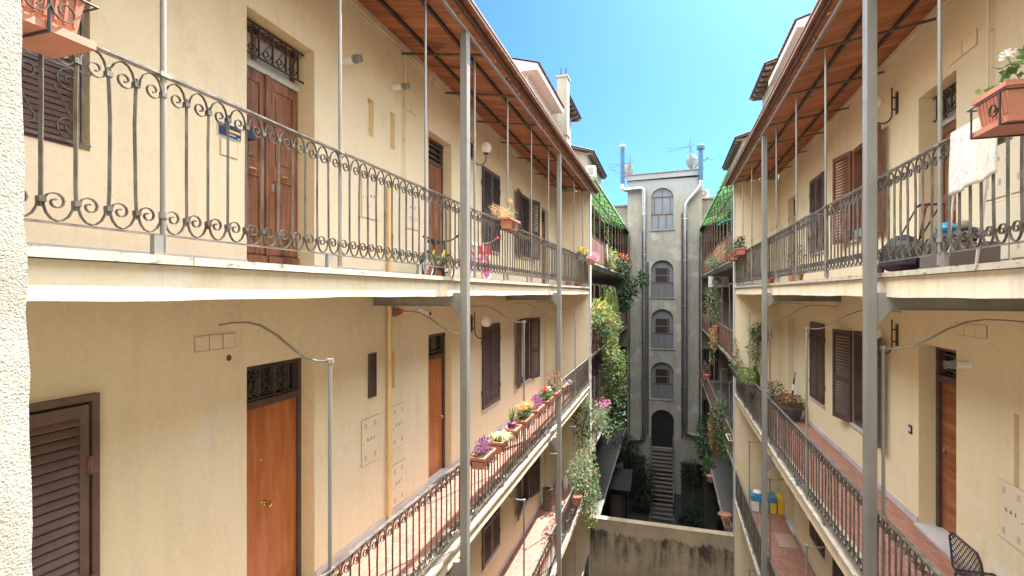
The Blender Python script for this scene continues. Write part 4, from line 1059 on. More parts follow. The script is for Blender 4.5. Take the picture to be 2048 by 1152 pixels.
def antenna(x, z0, z1, label, d=1):
    t = thing('tv_antenna', label, 'antenna', (x, 33.5, z0), 'television antennas on the tower')
    MB().tube([(x, 33.5, z0), (x, 33.5, z1)], .022, 6).build('mast', M['aerial'], t, True)
    m = MB().tube([(x - 1.3, 33.4, z1 - .55), (x, 33.5, z1 - .5)], .014, 6).tube([(x - 1.3, 33.4, z1 - .75), (x, 33.5, z1 - .5)], .014, 6).tube([(x - 1.32, 33.4, z1 - .8), (x - 1.32, 33.4, z1 - .45)], .014, 6)
    for i in range(6): m.box(x - .4 + i * .16, x - .395 + i * .16, 33.2, 33.8, z1 - .48, z1 - .47)
    m.tube([(x, 33.5, z1 - 1.3), (x + 1.4, 33.6, z1 - 1.4)], .014, 6); m.tube([(x - .15, 33.5, z1 - .9), (x + .18, 33.5, z1 - .3)], .014, 6).tube([(x - .15, 33.5, z1 - .3), (x + .18, 33.5, z1 - .9)], .014, 6)
    m.build('aerial_elements', M['aerial'], t, True)
antenna(-2.35, 7.6, 8.95, 'television antenna at the left end of the tower roof')
antenna(1.35, 7.7, 9.7, 'tall crossed television antenna at the right end of the tower roof')
def acunit(x, y, z, label, w=.75, face=-1, par=None):
    t = thing('air_conditioner', label, 'air conditioner', (x, y, z), 'air conditioner units')
    MB().box(x - w / 2, x + w / 2, y, y + .3, z, z + .55).build('casing', M['whiteplastic'], t)
    m = MB().lathe([(.21, -.012), (.23, -.012), (.23, -.002), (.21, -.002)], (x - .1, y, z + .28), 'Y', 24)
    m.lathe([(.2, -.006), (.2, -.002)], (x - .1, y, z + .28), 'Y', 20)
    m.build('fan_grille', M['greyplastic'], t)
    MB().lathe([(.05, -.02), (.02, -.03)], (x - .1, y, z + .28), 'Y', 10).build('fan_hub', M['whiteplastic'], t)
acunit(2.45, 27.3, .3, 'white air conditioner fixed below the right far gallery slab', .95)
acunit(2.25, 34.2, 6.06, 'white air conditioner on the roofline right of the tower', .5)

# ------------------------------------------------------------------ yard wall, ground, stairs, shed
t = thing('courtyard_wall', 'water stained ochre dividing wall crossing the bottom of the courtyard', 'wall', (-.25, YE, -13))
MB().box(rx(1, .055), rx(-1, .055), YE - .06, YE + .2, -13, -7.72).build('wall_body', M['stain'], t)
MB().box(rx(1, .055), rx(-1, .055), YE - .068, YE + .208, -7.718, -7.69).build('coping', M['stain'], t)
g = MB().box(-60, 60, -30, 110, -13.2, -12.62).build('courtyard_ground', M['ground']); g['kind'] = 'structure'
t = thing('wooden_stairs', 'weathered wooden staircase leading down from the arched tower door', 'stairs', (-.3, 29, -12.6))
ns = 17; xs0, xs1 = -.95, .27
for i in range(ns):
    z = -9.85 - i * .165; y = 32.95 - i * .235
    o = MB().box(xs0, xs1, y - .24, y + .03, z - .04, z)
    if i < 5 or i > 12: o.box(xs0 + .02, xs1 - .02, y - .20, y - .18, z - .164, z - .042)
    o.build('tread', M['lightwood'], t)
for x in (xs0 - .06, xs1 + .02):
    MB().add([(x, 33.1, -10.1), (x + .04, 33.1, -10.1), (x + .04, 29.0, -12.85), (x, 29.0, -12.85), (x, 33.1, -9.9), (x + .04, 33.1, -9.9), (x + .04, 29.0, -12.6), (x, 29.0, -12.6)], [(0, 3, 2, 1), (4, 5, 6, 7), (0, 1, 5, 4), (1, 2, 6, 5), (2, 3, 7, 6), (3, 0, 4, 7)]).build('stringer', M['brown'], t)
    MB().tube([(x, 33.0, -8.9), (x, 29.1, -11.6)], .03, 6).build('handrail', M['darkiron'], t)
    for i in range(4): yy = 32.9 - i * 1.2; zz = -9.85 - (32.95 - yy) * .7; MB().box(x, x + .04, yy - .02, yy + .02, zz, zz + .95).build('baluster_post', M['darkiron'], t)
MB().box(-1.0, .32, 32.95, 33.19, -9.95, -9.83).build('landing', M['lightwood'], t)
t = thing('garden_shed', 'narrow garden shed with lean-to roof at the foot of the left galleries', 'shed', (-2.55, 28.5, -12.62))
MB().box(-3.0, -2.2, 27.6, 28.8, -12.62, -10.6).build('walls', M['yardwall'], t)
MB().prism([(27.3, -10.58), (29.0, -10.0), (29.0, -9.93), (27.3, -10.51)], 'X', -3.25, -1.9).build('roof', M['void'], t)  # roof coloured near-black to stand for the yard's shade
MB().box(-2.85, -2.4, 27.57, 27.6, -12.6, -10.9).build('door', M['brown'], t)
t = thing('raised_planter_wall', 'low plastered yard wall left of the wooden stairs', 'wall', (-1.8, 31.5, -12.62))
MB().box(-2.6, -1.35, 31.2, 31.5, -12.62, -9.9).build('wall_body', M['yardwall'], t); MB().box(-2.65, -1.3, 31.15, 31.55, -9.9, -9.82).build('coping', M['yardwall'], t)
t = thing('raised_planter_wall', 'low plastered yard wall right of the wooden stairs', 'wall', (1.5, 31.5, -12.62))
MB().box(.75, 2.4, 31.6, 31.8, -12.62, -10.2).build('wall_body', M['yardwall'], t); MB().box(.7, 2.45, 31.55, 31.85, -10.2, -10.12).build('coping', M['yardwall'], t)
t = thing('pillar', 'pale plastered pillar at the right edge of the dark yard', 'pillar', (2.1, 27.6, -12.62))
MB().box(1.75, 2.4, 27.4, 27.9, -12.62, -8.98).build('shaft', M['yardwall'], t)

# ------------------------------------------------------------------ rooftop storeys
def attic(sd, y0, y1, ez, label, style, ox=.35, h=1.9):
    t = thing('rooftop_storey', label, 'attic', (wx(sd, -1.5), (y0 + y1) / 2, 4.9))
    ext = .3; ya, yb = y0 + ext, y1 - ext
    xw = wx(sd, 0.0)
    wm = M['white'] if style == 'new' else M['oldwall']
    MB().box(xw, wx(sd, -3.2), ya, yb, 4.17, ez - .02).prism([(xw, ez - .02), (wx(sd, -3.2), ez - .02), (wx(sd, -1.6), ez + .45)], 'Y', ya, yb).build('wall', wm, t)
    m = MB()
    sl = .30
    rid = wx(sd, -1.6); ed = wx(sd, ox); ed2 = wx(sd, -3.5); zr = ez + sl * abs(rid - ed)
    if style == 'new':
        m.prism([(ed, ez - .14), (ed, ez + .02), (rid, zr), (ed2, ez), (ed2, ez - .14)], 'Y', y0, y1); m.build('eaves', M['white'], t)
    else:
        m.prism([(ed, ez - .06), (ed, ez - .02), (rid, zr - .04), (ed2, ez - .02), (ed2, ez - .06), (rid, zr - .12)], 'Y', y0, y1); m.build('eaves', M['brown'], t)
        y = y0 + .1
        while y < y1 - .1: MB().box(wx(sd, .002), ed - sd * .02, y, y + .09, ez - .16, ez - .062).build('rafter_tail', M['bark'], t); y += .45
    # tiles: ridged rows
    rt = MB(); k = int((y1 - y0 + .1) / .2); vs = []
    nn = k * 4
    for i in range(nn + 1):
        y = y0 - .05 + (y1 - y0 + .1) * i / nn; hh = .03 * abs(math.sin(math.pi * i / 4)) + .005
        vs += [(ed + sd * .05, y, ez + .03 + hh - (.0 if style == 'new' else .04)), (rid, y, zr + .02 + hh), (ed2 - sd * .05, y, ez + .02 + hh)]
    rt.add(vs, [q for i in range(nn) for q in ((3 * i, 3 * i + 1, 3 * i + 4, 3 * i + 3), (3 * i + 1, 3 * i + 2, 3 * i + 5, 3 * i + 4))]).build('roof_tiles', M['rooftile'] if style == 'new' or style == 'old' else M['brown'], t)
    n = 3
    for i in range(n):
        y = ya + (yb - ya) * (i + .7) / (n + .6)
        MB().box(xw + sd * .002, xw + sd * .006, y, y + .07, ez - .95, ez - .6).build('vent_slot', M['ink'], t)
    return t
attic(1, 13.3, 16.8, 6.25, 'white rooftop storey with terracotta tiles above the left canopy', 'new')
attic(1, 17.8, 20.4, 7.1, 'old rooftop storey with dark rafters behind the grey chimney', 'old')
attic(1, 24.2, 29.9, 6.85, 'weathered grey rooftop storey above the left green awning', 'grey', .3)
attic(-1, 13.5, 17.1, 6.5, 'white rooftop storey with terracotta tiles above the right canopy', 'new')
attic(-1, 17.5, 20.6, 7.25, 'pale rooftop storey with dark rotten rafters on the right', 'old')
attic(-1, 25.2, 31.3, 7.2, 'weathered grey rooftop storey above the right green awning', 'grey', .3)
t = thing('chimney_stack', 'tall square grey chimney rising behind the white rooftop storey', 'chimney', (-3.55, 17.4, 4.2))
MB().box(-3.72, -3.36, 17.3, 17.75, 4.2, 7.55).build('shaft', M['tower'], t)
MB().box(-3.75, -3.33, 17.27, 17.78, 7.55, 7.62).build('chimney_cap', M['tower'], t)
for x in (-3.62, -3.44): MB().tube([(x, 17.5, 7.6), (x, 17.5, 7.95)], .025, 6).build('rebar', M['darkiron'], t)
MB().box(-3.74, -3.34, 17.28, 17.77, 5.5, 5.53).build('strap', M['hinge'], t)
t = thing('air_conditioner', 'white air conditioner on the side of the grey rooftop storey', 'air conditioner', (-3.6, 24, 5.5), 'air conditioner units')
MB().box(-3.72, -3.3, 23.9, 24.3, 5.55, 6.05).build('casing', M['whiteplastic'], t); MB().box(-3.66, -3.36, 23.88, 23.9, 5.62, 5.98).build('fan_grille', M['greyplastic'], t)

# ------------------------------------------------------------------ camera side window wall
t = thing('window_wall', 'rough white stuccoed window jamb at the left edge of the view', 'wall', (-.6, .3, -13))
def jamb():
    m = MB(); nz = 90; ny = 16; z0, z1 = -1.1, 1.6; vs = []
    def ex(z):   # leaning, uneven arris
        q = max(-1, min(1, (z) / .29))
        return -.604 + (.0035 - .0095 * q) + .002 * math.sin(z * 55) + .0012 * math.sin(z * 137 + 1)
    for i in range(nz + 1):
        z = z0 + (z1 - z0) * i / nz
        for j in range(ny + 1):
            y = .02 + (.333 - .02) * j / ny; e = ex(z)
            if j == ny: vs.append((e - .006, y, z))
            else: vs.append((e - .002 + random.uniform(-.0008, .0008), y, z))
        vs.append((-1.4, .336, z))
    w = ny + 2
    m.add(vs, [(i * w + j, i * w + j + 1, (i + 1) * w + j + 1, (i + 1) * w + j) for i in range(nz) for j in range(w - 1)])
    return m
jamb().build('jamb', M['stucco'], t, True)
MB().box(-9, -.62, .02, .32, -13, 5).box(1.9, 9, .02, .32, -13, 5).box(-.62, 1.9, .02, .32, -13, -1.12).box(-.62, 1.9, .02, .32, 1.62, 5).build('wall_body', M['stucco'], t)

# ------------------------------------------------------------------ wall lamps
def lamp(sd, y, zb, label):
    t = thing('wall_lamp', label, 'lamp', (wx(sd, 0), y, zb), 'opal globe wall lamps')
    m = MB().box(wx(sd, .003), wx(sd, .012), y - .04, y + .04, zb - .05, zb + .28)
    m.tube([(wx(sd, .07), y, zb + .35), (wx(sd, .07), y, zb - .05)] + [(wx(sd, .07 + .12 * (1 - math.cos(a))), y, zb - .05 - .13 * math.sin(a)) for a in [math.pi * i / 10 for i in range(1, 11)]] + [(wx(sd, .31), y, zb + .04)], .011, 8)
    m.tube([(wx(sd, .01), y, zb + .2), (wx(sd, .07), y, zb + .2)], .012, 6).tube([(wx(sd, .01), y, zb + .02), (wx(sd, .07), y, zb + .02)], .012, 6)
    m.build('bracket', M['darkiron'], t, True)
    MB().lathe([(.05, 0), (.055, .02), (.03, .03)], (wx(sd, .31), y, zb + .03), 'Z', 14).build('holder', M['darkiron'], t, True)
    MB().sphere((wx(sd, .31), y, zb + .155), .115, 20, 14).build('globe', M['opal'], t, True)
lamp(1, 9.35, 2.72, 'white globe lamp on black hook bracket on the left top floor wall')
lamp(1, 9.35, -.72, 'white globe lamp on black hook bracket on the left middle floor wall')
lamp(-1, 8.95, 3.0 - .25, 'white globe lamp on the right top floor wall, half behind the steel column')
lamp(-1, 8.95, -.75, 'white globe lamp on the right middle floor wall, half behind the steel column')

# gas pipe, alarm, camera, flues
def wallpipe(name, label, sd, y, z0, z1, r, mat, extra=None):
    t = thing(name, label, 'pipe', (wx(sd, .05), y, z0))
    pts = [(wx(sd, .05), y, z0), (wx(sd, .05), y, z1)]
    MB().tube(pts if not extra else bend(pts + extra, .05), r, 10).build('pipe', mat, t, True)
    m = MB(); z = z0 + .9
    while z < z1: m.lathe([(r * 1.35, -.015), (r * 1.35, .015)], (wx(sd, .05), y, z), 'Z', 10).box(wx(sd, .003), wx(sd, .05), y - .01, y + .01, z - .008, z + .008); z += 1.3
    m.build('pipe_clamp', mat, t)
wallpipe('gas_pipe', 'thick yellow gas pipe down the left middle floor wall', 1, 6.17, FL[1] + .01, -.05, .032, M['yellow'])
wallpipe('gas_pipe', 'yellow gas pipe behind the left top railing between meter covers', 1, 6.17, FL[0] + .01, 1.5, .03, M['yellow'])
wallpipe('cable_conduit', 'thin cream conduit rising to the left canopy past the second flue', 1, 6.62, 1.35, 3.56, .012, M['fascia'])
wallpipe('cable_conduit', 'thin cream conduit on the right top floor wall above the planter', -1, 6.61, 1.9, 3.5, .014, M['fascia'])
def flue(sd, y, z, label, L=.3, r=.05):
    t = thing('boiler_flue', label, 'flue', (wx(sd, 0), y, z), 'short boiler flue pipes')
    MB().lathe([(r * 1.15, .003 * sd), (r, .012 * sd), (r, (L - .1) * sd)], (wx(sd, 0), y, z), 'X', 18).build('pipe', M['whiteplastic'], t, True)
    m = MB().lathe([(r * .98, (L - .1) * sd), (r * 1.05, (L - .095) * sd), (r * 1.05, (L - .06) * sd), (r * .8, (L - .055) * sd), (r * .8, (L - .03) * sd), (r * .95, (L - .028) * sd), (r * .95, (L - .005) * sd), (r * .6, L * sd)], (wx(sd, 0), y, z), 'X', 18)
    m.build('end_cap', M['greyplastic'], t, True)
    k = MB()
    for i in range(5): a = i * math.pi * 2 / 5; k.lathe([(r * .16, L * sd), (r * .16, (L + .003) * sd)], (wx(sd, 0), y + r * .45 * math.cos(a), z + r * .45 * math.sin(a)), 'X', 6)
    k.build('vent_holes', M['ink'], t)
flue(1, 5.15, 2.78, 'white boiler flue sticking out of the left wall right of the carved door', .28, .05)
flue(1, 6.35, 2.93, 'smaller boiler flue beside the thin conduit on the left wall', .25, .045)
flue(-1, 7.05, -.83, 'white boiler flue over the plank door on the right wall', .24, .048)
t = thing('alarm_siren', 'small red alarm beacon under the left top gallery', 'alarm', (wx(1, 0), 6.4, -.26))
MB().box(wx(1, .003), wx(1, .05), 6.33, 6.43, -.33, -.2).build('housing', M['greyplastic'], t); MB().lathe([(.045, .05), (.05, .08), (.04, .12), (.01, .13)], (wx(1, 0), 6.38, -.265), 'X', 14).build('lens', M['redlamp'], t, True)
t = thing('security_camera', 'white security camera under the left top gallery', 'camera', (wx(1, 0), 7.1, -.3))
MB().box(wx(1, .003), wx(1, .04), 7.0, 7.25, -.26, -.18).prism([(wx(1, .02), -.3), (wx(1, .2), -.36), (wx(1, .2), -.29), (wx(1, .02), -.22)], 'Y', 7.05, 7.2).build('housing', M['whiteplastic'], t)
MB().lathe([(.03, 0), (.028, .01)], (wx(1, .2), 7.12, -.325), 'X', 12).build('lens', M['blackp'], t)
t = thing('house_sign', 'small navy enamel sign with gold lettering left of the carved door', 'sign', (wx(1, 0), 3.55, 1.4))
MB().box(wx(1, .004), wx(1, .012), 3.415, 3.665, 1.385, 1.505).build('rim', M['bluerim'], t)
o = MB().box(wx(1, .0125), wx(1, .016), 3.421, 3.659, 1.391, 1.499).build('plate', M['navy'], t)
text('AT.', .036, M['gold'], 'lettering', t, (wx(1, .0165), 3.45, 1.478), 1)
MB().box(wx(1, .0162), wx(1, .0172), 3.5, 3.65, 1.437, 1.458).build('gold_line', M['gold'], t)
MB().box(wx(1, .0162), wx(1, .0172), 3.53, 3.6, 1.415, 1.42).box(wx(1, .0162), wx(1, .0172), 3.53, 3.6, 1.407, 1.411).box(wx(1, .0162), wx(1, .0172), 3.62, 3.65, 1.396, 1.404).build('white_line', M['bluerim'], t)
t = thing('door_bell_box', 'dark blue rounded box hung beside the carved double door', 'box', (wx(1, -.2), 3.82, 1.4))
MB().box(wx(1, -.2), wx(1, -.12), 3.84, 3.97, 1.5, 1.62).build('casing', M['navy'], t)

# ------------------------------------------------------------------ planters & plants
def trough(name, label, x, y0, y1, z, w=.2, h=.17, mat=None, holder=None, sd=1, group=None, ribs=True, soil=True, saucer=False):
    """tapered flower box along y, x = centre; z = bottom"""
    t = thing(name, label, 'planter', (x, (y0 + y1) / 2, z), group)
    mat = mat or M['terracotta']; tp = .03
    def ring(ins, zz, hw): return [(x - hw, y0 + ins, zz), (x + hw, y0 + ins, zz), (x + hw, y1 - ins, zz), (x - hw, y1 - ins, zz)]
    m = MB(); hw = w / 2
    A = ring(tp, z, hw - tp) + ring(.008, z + h - .03, hw - .008) + ring(-.006, z + h - .028, hw + .008) + ring(-.006, z + h, hw + .008) + ring(.012, z + h, hw - .012) + ring(.02, z + h - .04, hw - .018)
    fs = [(3, 2, 1, 0)]
    for L_ in range(5):
        for k in range(4): fs.append((4 * L_ + k, 4 * L_ + (k + 1) % 4, 4 * L_ + 4 + (k + 1) % 4, 4 * L_ + 4 + k))
    m.add(A, fs)
    if ribs:
        n = int((y1 - y0) / .035)
        for i in range(n):
            y = y0 + .04 + (y1 - y0 - .08) * i / max(1, n - 1)
            for q in (-1, 1):
                m.add([(x + q * (hw - tp + .001), y - .005, z + .03), (x + q * (hw - tp + .001), y + .005, z + .03), (x + q * (hw - .008), y + .005, z + h - .035), (x + q * (hw - .008), y - .005, z + h - .035),
                       (x + q * (hw - tp + .010), y - .005, z + .03), (x + q * (hw - tp + .010), y + .005, z + .03), (x + q * (hw - .001), y + .005, z + h - .035), (x + q * (hw - .001), y - .005, z + h - .035)],
                      [(0, 1, 2, 3), (7, 6, 5, 4), (0, 4, 5, 1), (1, 5, 6, 2), (2, 6, 7, 3), (3, 7, 4, 0)])
    m.build('trough', mat, t)
    if saucer:
        MB().box(x - hw - .01, x + hw + .01, y0 - .02, y1 + .02, z - .035, z - .003).build('saucer', mat, t)
    if soil: MB().add(ring(.02, z + h - .035, hw - .018), [(0, 1, 2, 3)]).build('soil', M['soil'], t)
    if holder:
        m = MB(); zz = z + h * .72; zb = z - (.04 if saucer else .008); r = .005; o_ = .02
        c = [(x - hw - o_, y0 - o_, zz), (x + hw + o_, y0 - o_, zz), (x + hw + o_, y1 + o_, zz), (x - hw - o_, y1 + o_, zz)]
        m.tube(c, r, 6, closed=True)
        short = (y1 - y0) < .45
        for yy in ((y0 + .02, y1 - .02) if short else (y0 + (y1 - y0) * .2, y0 + (y1 - y0) * .8)):
            xi = x + sd * (hw + o_); xo_ = x - sd * (hw + o_)
            m.tube([(xo_, yy, zz), (xo_, yy, zb), (xi, yy, zb), (xi, yy, zz)], .007, 6)
            if not short or yy < (y0 + y1) / 2: m.strip([(xi + sd * .004, yy + a, b) for a, b in spiral(.05, z + h * .3, .045, R(180), 1.2, 14, .6, 1)], (.004, 0, 0), .005)
            if not short: m.strip([(xi + sd * .004, yy - a, b) for a, b in spiral(.05, z + h * .3, .045, R(180), 1.2, 14, .6, 1)], (.004, 0, 0), .005)
        m.build('holder', M['darkiron'], t)
    return t
GP = 'planters hung along the railings'
# near left hanging planter
t = trough('flower_box', 'large terracotta flower box in iron holder at the top left corner', -2.38, .7, 1.45, 1.035, .24, .19, holder=True, sd=1, saucer=True, group=GP)
MB().blades((-2.38, 1.35, 1.2), 26, .13, .004, .6, .6).blades((-2.38, 1.1, 1.2), 20, .12, .004, .6, .6).build('foliage', M['leafdry'], t)
# near right planter with white geranium
t = trough('flower_box', 'large terracotta flower box in iron holder with white geranium, right railing', 1.86, 3.39, 3.70, .96, .22, .19, holder=True, sd=-1, saucer=True, group=GP)
MB().cloud((1.9, 3.5, 1.25), (.1, .2, .09), 42, .055, .06, 0).cloud((1.9, 3.4, 1.33), (.08, .1, .1), 26, .055, .06, 0).build('foliage', M['leaf'], t)
MB().cloud((1.84, 3.72, 1.19), (.05, .08, .05), 14, .05, .055, .1).build('young_foliage', M['leafyel'], t)
MB().tube([(1.9, 3.5, 1.12), (1.88, 3.56, 1.24), (1.86, 3.6, 1.36)], .004, 5).tube([(1.9, 3.42, 1.12), (1.9, 3.42, 1.4)], .005, 5).build('stem', M['stem'], t)
MB().cloud((1.86, 3.6, 1.37), (.035, .045, .018), 50, .018, .016, 0).build('flower', M['whitep'], t)
# left top: dried grass planter
t = trough('flower_box', 'small terracotta flower box with dry straw grass on the left top railing', -2.45, 7.5, 8.05, 1.02, .18, .17, holder=True, sd=1, group=GP)
MB().cloud((-2.45, 7.35, 1.24), (.09, .45, .07), 380, .07, .008, .1).build('dry_grass', M['leafdry'], t)
MB().cloud((-2.47, 7.95, 1.3), (.07, .12, .13), 70, .045, .025, 0).build('foliage', M['leafyel'], t)
MB().tube([(-2.45, 7.9, 1.15), (-2.45, 7.85, 1.5)], .003, 4).tube([(-2.46, 7.7, 1.15), (-2.44, 7.68, 1.52)], .003, 4).build('stem', M['stem'], t)
MB().cloud((-2.45, 7.85, 1.48), (.03, .05, .05), 20, .03, .02, 0).cloud((-2.44, 7.68, 1.5), (.03, .05, .03), 14, .03, .02, 0).build('flower', M['orange'], t)
# far corner flowers left top
t = trough('flower_box', 'grey flower box with pink and yellow blooms at the left gallery corner', -2.5, 15.0, 15.5, .98, .2, .18, mat=M['greyplastic'], sd=1, group=GP, ribs=False)
MB().cloud((-2.48, 15.3, 1.25), (.16, .45, .14), 180, .1, .06, 0).build('foliage', M['leafyel'], t); MB().cloud((-2.42, 15.0, 1.28), (.1, .25, .1), 40, .06, .05, 0).build('flower', M['orange'], t)
t = trough('flower_box', 'terracotta flower box full of pink heather at the left gallery corner', -2.4, 16.0, 16.7, .93, .2, .16, sd=1, group=GP)
MB().cloud((-2.36, 16.6, 1.2), (.2, .8, .16), 300, .05, .03, 0).build('flower', M['pink'], t); MB().cloud((-2.38, 16.5, 1.1), (.16, .6, .1), 100, .07, .04, .2).build('foliage', M['leaf'], t)
# right top corner planter
t = trough('flower_box', 'terracotta flower box with small green shrub at the right gallery corner', 1.92, 14.9, 16.2, 1.05, .22, .18, holder=True, sd=-1, group=GP)
MB().cloud((1.92, 15.2, 1.38), (.14, .35, .2), 160, .07, .05, 0).build('foliage', M['leafdark'], t); MB().cloud((1.9, 15.9, 1.35), (.13, .4, .2), 150, .07, .03, 0).build('young_foliage', M['leaf'], t)
t = trough('flower_box', 'second terracotta flower box at the far right gallery corner, bushy herbs', 1.92, 16.4, 17.2, 1.0, .22, .18, holder=True, sd=-1, group=GP)
MB().cloud((1.9, 16.9, 1.35), (.15, .5, .22), 220, .07, .025, 0).build('foliage', M['leaf'], t)

# the row of seven on the left middle railing
F = FL[1]; zb = F + .80; XP = -2.47
row = [(6.35, 6.95, 'terracotta flower box of purple flowers, nearest in the left middle row'),
       (7.1, 7.65, 'terracotta flower box with arching cream striped grass, second in the left middle row'),
       (7.8, 8.3, 'terracotta flower box with hyacinth leaves in a purple pot, left middle row'),
       (8.42, 9.1, 'terracotta flower box with orange kalanchoe, centre of the left middle row'),
       (9.25, 9.95, 'terracotta flower box with violet blooms beside the orange kalanchoe'),
       (10.1, 10.75, 'terracotta flower box with red and white flowers in the left middle row'),
       (10.9, 11.5, 'terracotta flower box with a lanky reddish succulent, left middle row'),
       (11.75, 12.4, 'terracotta flower box with bare soil, farthest in the left middle row')]
for i, (a, b, lb) in enumerate(row):
    b -= .12
    t = trough('flower_box', lb, XP, a, b, zb, .2, .17, holder=True, sd=1, group=GP)
    zc = zb + .2; ym = (a + b) / 2
    if i == 0:
        MB().cloud((XP, ym, zc + .06), (.09, .2, .09), 300, .05, .018, -.3).build('flower', M['purple'], t); MB().cloud((XP, ym, zc), (.08, .2, .04), 40, .05, .03, 0).build('foliage', M['leafdark'], t)
    elif i == 1: MB().blades((XP, ym, zc - .04), 110, .28, .007, 1.0, 1.0).blades((XP, ym + .15, zc - .04), 60, .25, .007, 1.0, 1.0).build('foliage', M['leafpale'], t)
    elif i == 2:
        MB().lathe([(.06, 0), (.08, .08), (.085, .085)], (XP, ym - .05, zc - .03), 'Z', 12).build('inner_pot', M['purple'], t); MB().blades((XP, ym - .05, zc + .03), 16, .3, .018, .25, .4).build('foliage', M['leafyel'], t)
    elif i == 3:
        MB().cloud((XP, ym, zc + .05), (.1, .28, .08), 200, .06, .045, 0).build('foliage', M['leaf'], t); MB().cloud((XP, ym - .1, zc + .19), (.1, .22, .06), 160, .035, .03, 0).cloud((XP, ym + .3, zc + .15), (.08, .15, .06), 80, .035, .03, 0).build('flower', M['orange'], t)
    elif i == 4: MB().cloud((XP, ym, zc + .08), (.09, .25, .12), 320, .05, .02, -.3).build('flower', M['purple'], t)
    elif i == 5:
        MB().cloud((XP, ym, zc + .06), (.12, .32, .1), 260, .06, .04, 0).build('foliage', M['leaf'], t); MB().cloud((XP, ym - .15, zc + .2), (.06, .1, .04), 40, .04, .035, 0).build('flower', M['red'], t); MB().cloud((XP + .03, ym + .1, zc + .14), (.06, .2, .06), 50, .035, .03, 0).build('white_flower', M['whitep'], t)
    elif i == 6:
        s = MB()
        for q in range(7): yy = ym + random.uniform(-.25, .25); xx = XP + random.uniform(-.12, .12); zz = zc + random.uniform(.15, .42); s.tube([(XP, ym + (yy - ym) * .5, zc - .04), (xx, yy, zz)], .007, 5)
        s.build('stem', M['bark'], t)
        MB().cloud((XP, ym, zc + .25), (.15, .35, .2), 170, .07, .03, 0).build('foliage', M['leafbrown'], t); MB().cloud((XP, ym + .1, zc + .1), (.2, .4, .12), 110, .09, .02, .2).build('spiky_foliage', M['leafgrey'], t)
    else: MB().cloud((XP, ym, zc + .04), (.08, .25, .06), 50, .06, .03, 0).build('foliage', M['leafbrown'], t)
# steel tray hanging on the rail after the far column
t = thing('hanging_feeder', 'small metal rings clipped on the left middle railing past the column', 'holder', (-2.55, 13.1, F + .85))
MB().tube([(-2.5 + .09 * math.cos(a), 13.1 + .14 * math.sin(a), F + .82) for a in [i * math.pi / 6 for i in range(12)]], .006, 5, closed=True).tube([(-2.5 + .09 * math.cos(a), 13.45 + .14 * math.sin(a), F + .82) for a in [i * math.pi / 6 for i in range(12)]], .006, 5, closed=True).build('ring', M['steel'], t)

def pot(t, x, y, z, r, h, mat, soil=True):
    MB().lathe([(r * .68, 0), (r * .95, h * .82), (r * 1.05, h * .83), (r * 1.05, h), (r * .92, h), (r * .88, h * .9)], (x, y, z), 'Z', 18).build('pot', mat, t, True)
def plant(name, label, cat, x, y, z, pots=None, clouds=(), stems=(), flowers=(), group=None):
    t = thing(name, label, cat, (x, y, z), group)
    if pots: pot(t, x, y, z, pots[0], pots[1], pots[2])
    for (c, r, n, L, W, mat, dr) in clouds: MB().cloud(c, r, n, L, W, dr).build('foliage', M[mat], t)
    for pts, r in stems: MB().tube(pts, r, 6).build('stem', M['bark'], t)
    for (c, r, n, L, mat) in flowers: MB().cloud(c, r, n, L, L * .8, 0).build('flower', M[mat], t)
    return t
# right middle gallery
F = FL[1]
t = trough('flower_box', 'anthracite flower box spilling bright green herbs over the right middle railing', 1.93, 13.4, 14.6, F + .78, .24, .2, mat=M['darkpot'], sd=-1, ribs=False, group=GP)
MB().cloud((1.9, 14.0, F + 1.1), (.22, .6, .2), 520, .07, .035, .1).build('foliage', M['leafyel'], t)
t = trough('flower_box', 'dark flower box with tangled purple shrub at the right middle corner', 1.92, 15.0, 16.4, F + .78, .24, .2, mat=M['darkpot'], sd=-1, ribs=False, group=GP)
MB().cloud((1.88, 15.9, F + 1.15), (.2, .7, .2), 260, .07, .03, 0).cloud((1.95, 16.8, F + 1.5), (.12, .3, .3), 120, .08, .03, 0).build('foliage', M['leaf'], t); MB().cloud((1.85, 16.0, F + 1.3), (.2, .7, .3), 130, .07, .025, 0).build('purple_foliage', M['leafbrown'], t)
MB().tube([(1.95, 15.7, F + .95), (1.93, 16.5, F + 1.9)], .008, 5).build('stem', M['bark'], t)
t = plant('climbing_plant', 'green climber trailing down the right end wall of the middle floor', 'climber', 2.75, 17.15, F, clouds=[((2.7, 17.15, F + 2.0), (.33, .1, .3), 420, .08, .035, 'leaf', .5), ((2.62, 17.15, F + 1.5), (.28, .1, .4), 360, .08, .03, 'leaf', .6), ((2.6, 17.15, F + .9), (.2, .1, .5), 200, .08, .03, 'leafyel', .6), ((2.55, 17.15, F + .5), (.2, .1, .3), 90, .08, .03, 'leaf', .5)], stems=[([(2.6, 17.2, F + .05), (2.62, 17.2, F + 1), (2.75, 17.2, F + 2.2)], .012)])
t = thing('cactus', 'dark columnar cactus behind the right middle railing', 'cactus', (2.3, 15.3, F))
pot(t, 2.3, 15.3, F, .14, .24, M['terra2'])
m = MB()
for dx, dy, h in ((0, 0, 1.15), (.09, .1, .95), (-.08, .12, .8)):
    vs = []; n = 16
    for zz in (F + .2, F + .2 + h * .5, F + h - .05, F + h + .04):
        for k in range(n):
            a = 2 * math.pi * k / n; r = (.055 if k % 2 else .04) * (.35 if zz > F + h else 1); vs.append((2.3 + dx + r * math.cos(a), 15.3 + dy + r * math.sin(a), zz))
    m.add(vs, [(i * n + k, i * n + (k + 1) % n, (i + 1) * n + (k + 1) % n, (i + 1) * n + k) for i in range(3) for k in range(n)] + [tuple(range(3 * n, 4 * n))])
m.build('stem', M['leafdark'], t)
